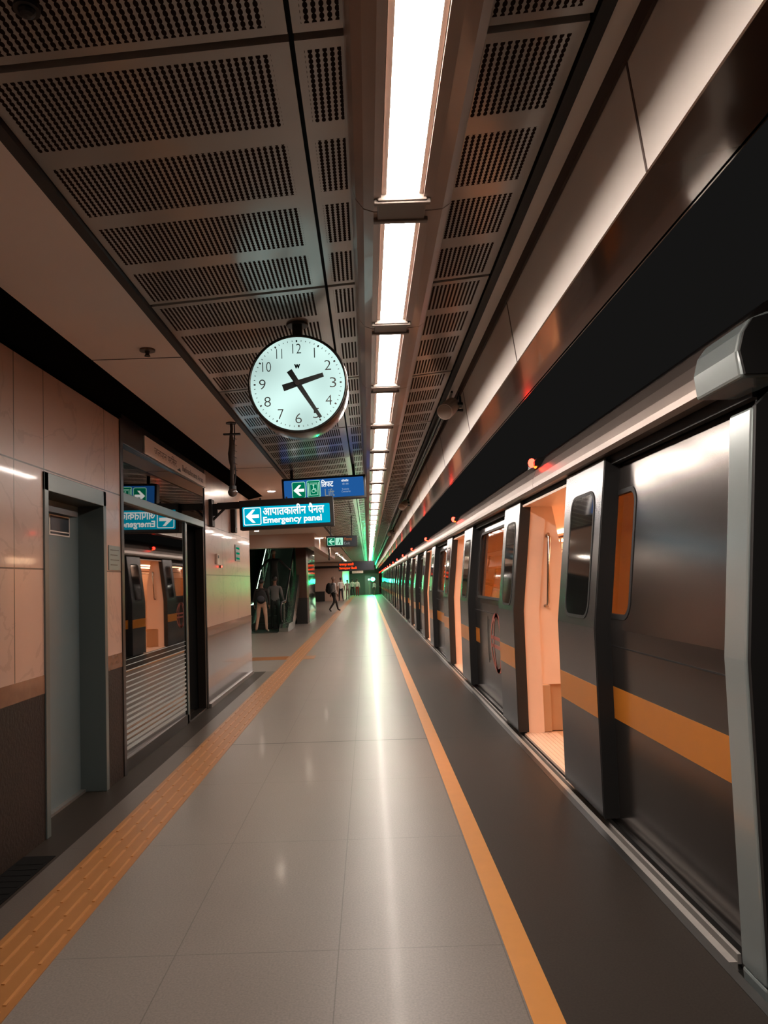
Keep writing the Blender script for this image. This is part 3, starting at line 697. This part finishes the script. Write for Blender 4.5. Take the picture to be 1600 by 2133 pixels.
ringflat(t, [(cx+.028*math.cos(2*PI*k/n), cz+.028*math.sin(2*PI*k/n)) for k in range(n)], [(cx+.020*math.cos(2*PI*k/n), cz+.020*math.sin(2*PI*k/n)) for k in range(n)], -.009)
flat(t, [(-.152, -.01), (-.142, -.01), (-.140, .035), (-.152, .035)], -.009); flat(t, [(-.142, .0), (-.118, .0), (-.118, .008), (-.142, .008)], -.009); flat(t, [(-.118, .006), (-.104, -.04), (-.110, -.042), (-.126, .004)], -.009)
flat(t, [(-.146+.011*math.cos(2*PI*k/10), .048+.011*math.sin(2*PI*k/10)) for k in range(10)], -.009)
t.build('pictogram', K['mint_lit'], s)
t = MB(); icon_arrow(t, -.355, -.01, .15, -.009); t.build('arrow_icon', K['white_lit'], s)
text('िलफट', (-.035, .135, .015, .12), (0, -.005, 0), '-y', K['white_lit'], s, bold=.02)
text('Lift', (.01, .145, -.115, -.01), (0, -.005, 0), '-y', K['dim_lit'], s, bold=.012)
text('कॉनकोस', (.25, .35, .075, .11), (0, -.005, 0), '-y', K['white_lit'], s, bold=.02)
text('की ओर', (.26, .35, .03, .06), (0, -.005, 0), '-y', K['dim_text'], s, bold=.01)
text('Towards', (.25, .35, -.04, -.015), (0, -.005, 0), '-y', K['dim_text'], s)
text('Concourse', (.245, .37, -.075, -.05), (0, -.005, 0), '-y', K['dim_text'], s)
for xx in (-.45, .43):
    t = MB(); t.box(xx-.02, xx+.02, .05, .09, hz, hz+.22 if xx > 0 else hz+.12); t.build('hanger', K['black'], s)

s, hx, hz = sign_box('exit_sign', 'small dark Exit sign with green arrow and running figure squares', 'sign', -.99, -.235, 2.385, 2.66, 18, .12, 'board_navy', .02)
t = MB(); flat(t, rrect(-.345, -.165, -.09, .09, .015), -.006); t.build('green_square', K['green_lit'], s)
t = MB(); flat(t, rrect(-.15, .03, -.09, .09, .015), -.006); t.build('exit_square', K['mint_lit'], s)
t = MB(); ringflat(t, rrect(-.35, -.16, -.095, .095, .018), rrect(-.342, -.168, -.087, .087, .012), -.009); icon_arrow(t, -.255, 0, .14, -.009); t.build('arrow_icon', K['mint_lit'], s)
t = MB(); flat(t, [(-.07, -.005), (-.04, -.005), (-.035, .035), (-.06, .035)], -.009); flat(t, [(-.07, .0), (-.10, -.07), (-.085, -.07), (-.05, .0)], -.009); flat(t, [(-.055, 0), (-.02, -.03), (-.02, -.075), (-.035, -.075), (-.035, -.035)], -.009)
flat(t, [(-.045, .03), (-.015, .0), (-.02, -.008), (-.05, .015)], -.009); flat(t, [(-.048+.014*math.cos(2*PI*k/10), .055+.014*math.sin(2*PI*k/10)) for k in range(10)], -.009)
t.build('pictogram', K['green_lit'], s)
text('िनकास', (.06, .25, .01, .09), (0, -.005, 0), '-y', emis('orange_letter', (200, 120, 70), .6), s, bold=.0)
text('Exit', (.06, .2, -.08, -.015), (0, -.005, 0), '-y', K['dim_lit'], s)
for xx in (-.27, .25):
    t = MB(); t.tube([(xx, .06, hz), (xx, .06, 3.15-2.5225)], .014, 8); t.build('hanger', K['black'], s)

s, hx, hz = sign_box('departure_board', 'wide dark hanging board with orange LED train destination text', 'sign', -1.66, .38, 2.12, 2.66, 42, .3, 'board_navy', .03)
text('समयपुर बादली', (-.97, -.15, .0, .2), (0, -.005, 0), '-y', K['led'], s, bold=.03)
text('Samaypur Badli', (-.97, .02, -.2, -.03), (0, -.005, 0), '-y', K['led'], s, bold=.035)
for xx in (-.8, .8):
    t = MB(); t.tube([(xx, .15, hz), (xx, .15, 3.18-2.39)], .02, 8); t.build('hanger', K['black'], s)
s, hx, hz = sign_box('far_notice_sign', 'small pale sign high on the wall at the platform end', 'sign', -1.6, -.45, 2.28, 2.6, 74, .1, 'board_navy', .02)
t = MB(); flat(t, rrect(-.55, .55, -.14, .14, .01), -.01); t.build('face', K['signwhite'], s)
text('मिलेनियम', (-.45, .45, -.07, .07), (0, -.012, 0), '-y', emis('reddish_letter', (180, 110, 100), .5), s)
for xx in (-.4, .4):
    t = MB(); t.tube([(xx, .05, hz), (xx, .05, 3.18-2.44)], .02, 8); t.build('hanger', K['black'], s)

# shop name board
sb = thing('entrance_name_board', 'long pale name board with Hindi and English lettering above the glazing', 'sign', (GX+.06, 8.15, 2.90))
t = MB(); t.box(-.02, 0, -1.25, 1.35, -.085, .085); t.build('board', K['signwhite'], sb, bevel=.003)
text('जलपान परिसर', (-.95, -.1, -.04, .05), (0, 0, 0), '+x', K['print'], sb)
text('Refreshment Area', (.15, 1.2, -.045, .025), (0, 0, 0), '+x', K['print'], sb)
t = MB(); t.add([(.002, -.1, -.07), (.002, .08, -.07), (.002, .04, -.03)], [(0, 1, 2)]); t.build('pointer', K['print'], sb)

# wall items
def wallthing(name, label, cat, y0, y1, z0, z1, mt, d=.015, x=WX):
    o = thing(name, label, cat, (x, (y0+y1)/2, (z0+z1)/2)); t = MB(); t.box(0, d, (y0-y1)/2, (y1-y0)/2, (z0-z1)/2, (z1-z0)/2); t.build('plate', K[mt], o, bevel=.002); return o
o = wallthing('door_notice', 'dark framed notice on the grey service door', 'sign', 5.24, 5.60, 1.95, 2.11, 'palewall', .006, WX-.19)
t = MB(); t.box(.006, .009, -.16, .16, -.045, .06); t.box(.006, .009, -.16, .16, -.07, -.055); t.build('picture', K['board_navy'], o)
o = wallthing('wall_plate', 'pale translucent notice plate on the marble beside the door', 'sign', 5.9, 6.17, 1.70, 1.90, 'transom', .008)
t = MB()
for i in range(4): t.box(.008, .0095, -.10, .1-.04*(i % 2), .06-i*.04, .067-i*.04)
t.build('print_lines', K['print'], o)
o = wallthing('card_reader', 'small white card reader on the marble pillar', 'card reader', 10.05, 10.2, 1.84, 1.98, 'plastic', .03)
t = MB(); t.box(.03, .032, -.03, .03, .01, .05); t.build('screen', K['print'], o)
o = wallthing('alarm_lamp', 'tiny red lamp glowing on the marble pillar', 'lamp', 10.33, 10.38, 1.79, 1.83, 'dark', .02)
t = MB(); t.ball((.025, 0, 0), .012); t.build('lens', K['red_lamp'], o)
o = wallthing('green_plaque', 'greenish lettered plaque on the pillar near its far corner', 'sign', 11.55, 11.95, 1.92, 2.18, 'transom', .012)
t = MB()
for i in range(3): t.box(.012, .014, -.14, .14, .06-i*.08, .09-i*.08)
t.build('print_lines', K['green_lit'], o)
o = wallthing('black_conduit_box', 'tall narrow black box on the pillar behind the cyan sign', 'electrical box', 11.25, 11.42, 2.35, 2.8, 'black', .07)
t = MB(); t.box(.07, .075, -.06, .06, -.15, .15); t.build('cover', K['dark'], o)

# hanging dome cameras
def dome(loc, drop, label):
    r = thing('dome_camera', label, 'camera', loc, 0, 'dome cameras on drop poles')
    t = MB(); t.tube([(0, 0, 0), (0, 0, -.012)], .05, 16); t.box(-.075, .085, -.02, .02, -.12, -.105); t.build('mount', K['dark'], r)
    rad = [.014]*3+[.02, .028, .034, .03, .022, .02, .02]; zs = [0, -.06, -.12, -.16, -.22, -.30, -.36, -.42, -.5, -drop]
    t = MB(); t.tube([(0.004*math.sin(i*2), 0, z) for i, z in enumerate(zs)], rad, 10); t.build('pole', mat('taped_cable_brown', (58, 46, 40), .7), r, smooth=True)
    t = MB(); t.tube([(.03, 0, -.0), (.03, .0, -.12), (.018, .02, -.3), (.03, .02, -.5), (.012, .01, -drop)], .006, 6)
    for i in range(6): t.tube([(.02, -.02, -.15-i*.06), (.055, -.03, -.17-i*.06)], .0025, 4)
    t.build('cable', K['rubber'], r)
    t = MB(); t.ball((0, 0, -drop-.03), .045, 1, 1, 1, 18); t.build('dome', mat('smoked_dome', (84, 72, 66), .15, coat=.6), r, smooth=True)
    t = MB(); t.tube([(0, 0, -drop+.03), (0, 0, -drop-.01)], .035, 16); t.build('collar', K['dark'], r)
    return r
dome((-1.262, 7.0, 3.10), .64, 'dome camera on a cable-wrapped drop pole by the cyan sign')
dome((-1.55, 30.0, 3.10), .62, 'distant dome camera hanging below the beam end beyond the exit sign')
# smoke detector / sprinkler
r = thing('smoke_detector', 'small round detector on the plain ceiling left of the clock', 'smoke detector', (-1.39, 4.74, 3.10))
t = MB(); t.tube([(0, 0, 0), (0, 0, -.012)], .05, 20); t.build('base', mat('tarnished_metal', (110, 92, 80), .3, metal=.6), r)
t = MB(); t.tube([(0, 0, -.01), (0, 0, -.03), (0, 0, -.045)], [.018, .012, .02], 12); t.build('sensor_head', K['print'], r)
# perforated ceiling speaker / camera
r = thing('ceiling_dome', 'dark round fitting on the perforated ceiling at top left', 'ceiling fitting', (-.88, 1.93, 3.144))
t = MB(); t.tube([(0, 0, 0), (0, 0, -.012)], .035, 18); t.ball((0, 0, -.012), .024, 1, 1, .8); t.build('dome', K['black'], r)

# horn speakers under the fascia
def speaker(loc, label, sc_=1):
    r = thing('platform_speaker', label, 'speaker', loc, 0, 'cylindrical speakers below the ceiling edge')
    ax = Vector((-.42, -.78, -.45)).normalized(); c = Vector((0, 0, 0))
    t = MB(); t.tube([c-ax*.11, c-ax*.105, c+ax*.10, c+ax*.11], [.055, .068, .072, .070], 24); t.build('body', K['plastic'], r)
    t = MB(); t.tube([c+ax*.108, c+ax*.114], .062, 24); t.build('grille', mat('speaker_grille', (150, 132, 120), .6), r)
    t = MB(); t.tube([c-ax*.05+Vector((.05, 0, .02)), c+Vector((.11, .06, .03)), c+Vector((.11, .06, .17))], .010, 8); t.box(.08, .14, .0, .12, .03, .05); t.box(.07, .13, .03, .07, -.02, .0); t.build('bracket', K['dark'], r)
    t = MB(); t.tube([(.10, .04, .15), (.07, .05, .05), (.03, .02, .02)], .004, 6); t.build('cable', K['rubber'], r)
    return r
speaker((.755, 6.4, 3.03), 'nearest cylindrical cream speaker under the ceiling edge')
speaker((.76, 14.7, 3.03), 'second cylindrical speaker, further along the ceiling edge')
speaker((.76, 23.4, 3.03), 'third, distant cylindrical speaker under the ceiling edge')
o = tag(MB().tube([(.80, 6.5, 3.20), (.80, 6.9, 3.15), (.80, 60, 3.15)], .011, 6).tube([(.79, 6.9, 3.19), (.79, 60, 3.17)], .016, 6).build('cable_conduit', K['dark']), 'dark cable conduit running along the ceiling edge past the speakers', 'conduit')

# flat black stand-in for a dark zone of floor at lower left
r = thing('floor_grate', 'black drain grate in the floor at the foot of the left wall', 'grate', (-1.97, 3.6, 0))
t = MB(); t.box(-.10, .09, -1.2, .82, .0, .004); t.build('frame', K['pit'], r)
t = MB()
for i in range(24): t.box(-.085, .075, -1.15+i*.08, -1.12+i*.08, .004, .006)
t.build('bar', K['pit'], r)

# signal
r = thing('green_signal', 'dazzling green signal lamp at the far end of the platform', 'signal light', (.50, 79.5, 0))
t = MB(); t.tube([(.1, .1, 0), (.1, .1, 1.5)], .04, 10); t.tube([(.1, .1, 0), (.1, .1, .04)], .15, 12); t.build('post', K['sill'], r)
t = MB(); t.box(-.24, .24, 0, .2, 1.40, 1.92); t.build('housing', K['black'], r, bevel=.02)
t = MB(); t.tube([(0, -.03, 1.66), (0, -.001, 1.66)], .2, 24); t.build('lens', K['green_lamp'], r)
r = thing('side_signal', 'small greenish lamp just left of the green signal', 'signal light', (.08, 79.5, 0))
t = MB(); t.tube([(0, .1, 0), (0, .1, 1.6)], .03, 8); t.build('post', K['sill'], r)
t = MB(); t.ball((0, 0, 1.65), .09); t.build('lens', K['green_small'], r)

# ================================================================== ESCALATOR
es = thing('escalator', 'steel escalator with green glass balustrades rising behind the pillar', 'escalator', (-3.4, 24.3, 0))
sl = math.tan(math.radians(30))
def erise(y): return 0 if y < .9 else (y-.9)*sl
ys = [-.6, .0, .5, .9, 2.5, 4.5, 7, 9]
for sx, lab in ((-.56, 'l'), (.56, 'r')):
    t = MB(); yy = [-.35]+[.2*i for i in range(0, 46)]
    lo = [(y, erise(y)+.22) for y in yy]; hi = [(y, erise(y)+.90) for y in yy]; hi[0] = (-.35, .62); lo[0] = (-.35, .45)
    t.prismx(lo+hi[::-1], sx-.008, sx+.008); t.build('balustrade', K['balustrade'], es)
    t = MB(); pts = [(sx, -.2, .30), (sx, -.42, .38), (sx, -.5, .6), (sx, -.42, .84), (sx, -.2, .93)]+[(sx, y, erise(y)+.95) for y in (.3, .9, 1.5, 3, 5, 7, 8.8)]
    t.tube(pts, .035, 8); t.build('handrail', K['rubber'], es, smooth=True)
    t = MB(); t.tube([(sx, -.3, .86)]+[(sx, y, erise(y)+.895) for y in (.3, .9, 1.5, 3, 5, 7, 8.8)], .02, 6)
    for k in range(5): t.box(sx-.03, sx+.03, .4+1.6*k, .5+1.6*k, erise(.4+1.6*k)+.25, erise(.4+1.6*k)+.9)
    t.build('rail_profile', K['greysteel'], es)
    t = MB(); xo = sx+.028 if sx < 0 else sx-.028; t.tube([(xo, y, erise(y)+.86) for y in (-.2, .9, 1.5, 3, 5, 7, 8.8)], .008, 6); t.build('rail_lamp', K['raillight'], es)
    t = MB(); q = (sx-.20, sx-.03) if sx > 0 else (sx+.03, sx+.2)
    yl = [-.7, 0, .9, 8.8]; low = [(-.7, 0), (.9, 0), (8.8, 2.9)]; 
    x0, x1 = (sx-.05, sx+.24) if sx > 0 else (sx-.2, sx+.08)
    t.prismx([(-.6, .0), (1.4, .0), (8.8, erise(8.8)-.6), (8.8, erise(8.8)+.24), (.9, .24), (-.3, .24), (-.6, .12)], x0, x1); t.build('skirt_cladding', K['greysteel'], es)
t = MB(); t.box(-.5, .5, -.9, .9, .0, .012)
for k in range(19):
    y = .9+k*.4; t.box(-.5, .5, y, y+.42, erise(y)-.1, erise(y)+.2)
t.build('steps', K['dark'], es)

# ================================================================== PEOPLE
def human(name, label, loc, yaw, scale, cols, pose, hair='black', extras=()):
    J = dict(pelvis=(0, 0, .93), sp=(0, 0, 1.10), chest=(0, .0, 1.28), nb=(0, 0, 1.43), neck=(0, .01, 1.50), h0=(0, .02, 1.56), h1=(0, .02, 1.635), h2=(0, .012, 1.70),
             sl=(-.18, 0, 1.395), el=(-.235, -.03, 1.13), wl=(-.245, .07, .89), hl=(-.245, .10, .82),
             sr=(.18, 0, 1.395), er=(.235, -.03, 1.13), wr=(.245, .07, .89), hr=(.245, .10, .82),
             pl=(-.09, 0, .88), kl=(-.10, .03, .49), al=(-.10, -.02, .09), tl=(-.11, .13, .03),
             pr=(.09, 0, .88), kr=(.10, .03, .49), ar=(.10, -.02, .09), tr=(.11, .13, .03))
    J.update(pose)
    rad = dict(pelvis=(.135, .10), sp=(.135, .095), chest=(.155, .10), nb=(.075, .07), neck=(.052, .052), h0=(.066, .075), h1=(.078, .092), h2=(.055, .065),
               sl=.062, el=.043, wl=.030, hl=(.04, .022), sr=.062, er=.043, wr=.030, hr=(.04, .022), pl=.088, kl=.062, al=.042, tl=(.038, .025), pr=.088, kr=.062, ar=.042, tr=(.038, .025))
    E = [('pelvis', 'sp', 's'), ('sp', 'chest', 's'), ('chest', 'nb', 's'), ('nb', 'neck', 'k'), ('neck', 'h0', 'k'), ('h0', 'h1', 'k'), ('h1', 'h2', 'k'),
         ('chest', 'sl', 's'), ('sl', 'el', 's'), ('el', 'wl', 'a'), ('wl', 'hl', 'k'), ('chest', 'sr', 's'), ('sr', 'er', 's'), ('er', 'wr', 'a'), ('wr', 'hr', 'k'),
         ('pelvis', 'pl', 't'), ('pl', 'kl', 't'), ('kl', 'al', 't'), ('al', 'tl', 'f'), ('pelvis', 'pr', 't'), ('pr', 'kr', 't'), ('kr', 'ar', 't'), ('ar', 'tr', 'f')]
    for sd in 'lr':
        h = Vector(J['h'+sd]); d = (h-Vector(J['w'+sd])).normalized(); side = Vector((0, 1, 0)); side = (side-d*side.dot(d)).normalized(); cr = d.cross(side)
        for i, (o_, L) in enumerate(((-.028, .065), (-.009, .078), (.010, .073), (.028, .058))):
            a = h+side*o_+d*.012; b = a+d*L*.55+cr*.004; c = b+d*L*.4+cr*(.02 if sd == 'l' else -.02)
            for nm, p in (('a', a), ('b', b), ('c', c)):
                J['f%s%d%s' % (sd, i, nm)] = tuple(p); rad['f%s%d%s' % (sd, i, nm)] = .009
            E += [('h'+sd, 'f%s%da' % (sd, i), 'k'), ('f%s%da' % (sd, i), 'f%s%db' % (sd, i), 'k'), ('f%s%db' % (sd, i), 'f%s%dc' % (sd, i), 'k')]
        a = h-d*.03+side*.03; b = a+side*.035+d*.03
        J['t%sa' % sd] = tuple(a+side*.01); J['t%sb' % sd] = tuple(b); rad['t%sa' % sd] = .012; rad['t%sb' % sd] = .010
        E += [('h'+sd, 't%sa' % sd, 'k'), ('t%sa' % sd, 't%sb' % sd, 'k')]
    names = list(J); idx = {n_: i for i, n_ in enumerate(names)}
    me = bpy.data.meshes.new('skel'); me.from_pydata([J[n_] for n_ in names], [(idx[a], idx[b]) for a, b, _ in E], [])
    ob = bpy.data.objects.new('skel', me); C.objects.link(ob); ob.modifiers.new('Skin', 'SKIN'); ob.modifiers['Skin'].use_smooth_shade = True
    for i, n_ in enumerate(names):
        r_ = rad[n_]; r_ = r_ if isinstance(r_, tuple) else (r_, r_); me.skin_vertices[0].data[i].radius = r_; me.skin_vertices[0].data[i].use_root = (n_ == 'pelvis')
    su = ob.modifiers.new('Sub', 'SUBSURF'); su.levels = 2; su.render_levels = 2
    bpy.context.view_layer.update()
    body = bpy.data.meshes.new_from_object(ob.evaluated_get(bpy.context.evaluated_depsgraph_get())); bpy.data.objects.remove(ob)
    body.materials.clear()
    order = ['k', 's', 'a', 't', 'f']; 
    for q_ in order: body.materials.append(cols[q_])
    segs_ = [(Vector(J[a]), Vector(J[b]), q_) for a, b, q_ in E]
    for p in body.polygons:
        c = p.center; best = 9; bi = 'k'
        for a, b, q_ in segs_:
            ab = b-a; t_ = max(0, min(1, (c-a).dot(ab)/max(ab.length_squared, 1e-9))); dd = (c-(a+ab*t_)).length
            if q_ == 't' : dd -= .012 if c.z < .93 else 0
            if dd < best: best = dd; bi = q_
        if bi == 's' and c.z < .95 and abs(c.x) < .17 and cols.get('tuck', True): bi = 't'
        p.material_index = order.index(bi); p.use_smooth = True
    root = thing(name, label, 'person', loc, yaw); root.scale = (scale,)*3
    bo = bpy.data.objects.new('body', body); C.objects.link(bo); bo.parent = root
    h1 = Vector(J['h1'])
    if hair:
        t = MB(); t.ball((h1.x, h1.y-.018, h1.z+.03), .095, .92, 1.02, .98, 18); 
        hm = K['hair'] if hair == 'black' else hair
        me_ = t; ho = me_.build('hair', hm, root, smooth=True)
        for v_ in ho.data.vertices:
            if v_.co.y > h1.y+.03 and v_.co.z < h1.z+.05: v_.co.y = h1.y+.03
            if v_.co.z < h1.z-.04: v_.co.z = h1.z-.04
    t = MB(); t.ball((h1.x, h1.y+.105, h1.z-.02), .014, .8, 1.2, 1.4, 8); t.ball((h1.x-.088, h1.y, h1.z-.01), .02, .4, .8, 1.3, 8); t.ball((h1.x+.088, h1.y, h1.z-.01), .02, .4, .8, 1.3, 8)
    t.build('nose_and_ears', cols['k'], root, smooth=True)
    t = MB(); t.ball((h1.x-.03, h1.y+.088, h1.z+.01), .010, 1, .6, .7, 8); t.ball((h1.x+.03, h1.y+.088, h1.z+.01), .010, 1, .6, .7, 8); t.ball((h1.x, h1.y+.09, h1.z-.06), .018, 1.2, .5, .35, 8)
    t.build('eyes_and_mouth', K['hair'], root)
    return root
def cloth(n_, c): return mat(n_, c, .85, noise=.12, nscale=9)
def cols(shirt, trous, shoe, long=True, skin=(110, 76, 60)):
    k_ = mat('skin_tone', skin, .5); s_ = cloth('shirt_cloth', shirt); t_ = cloth('trouser_cloth', trous); f_ = mat('shoe_leather', shoe, .5)
    return dict(k=k_, s=s_, a=s_ if long else k_, t=t_, f=f_)
walk = dict(kl=(-.10, .20, .50), al=(-.10, .30, .12), tl=(-.10, .44, .06), kr=(.10, -.02, .49), ar=(.10, -.30, .14), tr=(.10, -.20, .03), wl=(-.24, -.02, .88), hl=(-.24, -.03, .81))
def backpack(label, loc, yaw, col, scale=1, patch=None):
    r = thing('backpack', label, 'backpack', loc, yaw, None); r.scale = (scale,)*3
    t = MB(); t.ball((0, -.08, 0), .2, .85, .55, 1.15, 20); b = t.build('bag', cloth('bag_cloth', col), r, smooth=True)
    t = MB(); t.ball((0, -.15, -.06), .13, .9, .5, .9, 16); t.build('front_pocket', cloth('pocket_cloth', patch or col), r, smooth=True)
    for sx in (-.09, .09):
        t = MB(); t.tube([(sx, .0, .16), (sx, .08, .20), (sx, .17, .16), (sx*1.1, .20, .02), (sx*1.3, .12, -.14), (sx, .0, -.18)], .014, 6); t.build('strap', cloth('strap_cloth', col), r)
    return r
# couple at the foot of the escalator
human('person', 'person in beige trousers and white shoes standing at the escalator foot, seen from behind', (-3.47, 24.0, 0), .05, .98, cols((34, 28, 26), (188, 152, 130), (225, 220, 210)),
      dict(kl=(-.13, .05, .49), al=(-.19, -.02, .09), tl=(-.23, .12, .03), kr=(.13, .02, .49), ar=(.15, -.05, .09), tr=(.2, .09, .03)))
backpack('dark patterned backpack on the person in beige trousers', (-3.46, 23.87, 1.14), .05, (28, 26, 28), 1.0, (60, 62, 70))
human('person', 'person in grey shirt and black trousers beside the one in beige trousers', (-3.13, 24.75, .012), 0, 1.02, cols((92, 90, 90), (22, 20, 20), (210, 205, 195)),
      dict(wr=(.26, .14, .98), hr=(.27, .2, .94)))
human('person', 'person in black riding up the escalator with hands on both rails', (-3.38, 26.6, erise(2.3)+.2), 0, 1.0, cols((24, 22, 22), (18, 17, 17), (20, 20, 20)),
      dict(el=(-.40, -.02, 1.18), wl=(-.50, .18, 1.06), hl=(-.53, .26, 1.04), er=(.40, -.02, 1.18), wr=(.52, .18, 1.06), hr=(.55, .26, 1.04)), hair=mat('grey_cap', (120, 112, 104), .8))
# walking man with backpack
human('person', 'person in pale shirt and black trousers walking with a black backpack', (-1.80, 37.9, 0), -1.0, 1.03, cols((176, 170, 168), (22, 20, 20), (18, 16, 16), skin=(120, 80, 62)), walk, hair=mat('light_cap', (150, 120, 104), .8))
backpack('black backpack on the walking person in pale shirt', (-1.93, 37.8, 1.20), -1.0, (20, 19, 20), 1.25)
human('person', 'person in white t-shirt and dark trousers walking away near the far wall', (-2.10, 56.5, 0), .2, 1.05, cols((205, 205, 200), (44, 44, 46), (30, 28, 28), False), walk)
human('person', 'person in pale clothes far off, just right of the white t-shirt', (-1.75, 62, 0), .0, .95, cols((150, 146, 140), (120, 112, 104), (30, 28, 28)), dict())
human('person', 'person in white shirt and dark trousers far away by the pale wall', (-1.62, 76, 0), .3, 1.0, cols((190, 190, 184), (30, 30, 32), (30, 28, 28)), walk)
human('person', 'person in white top and red trousers far down the platform', (-1.12, 74.5, 0), -.3, 1.0, cols((205, 198, 190), (120, 34, 24), (30, 28, 28)), dict())
human('person', 'person in grey standing beneath the green signal', (.62, 77.5, 0), 2.4, .85, cols((160, 165, 160), (60, 66, 64), (30, 28, 28)), dict())
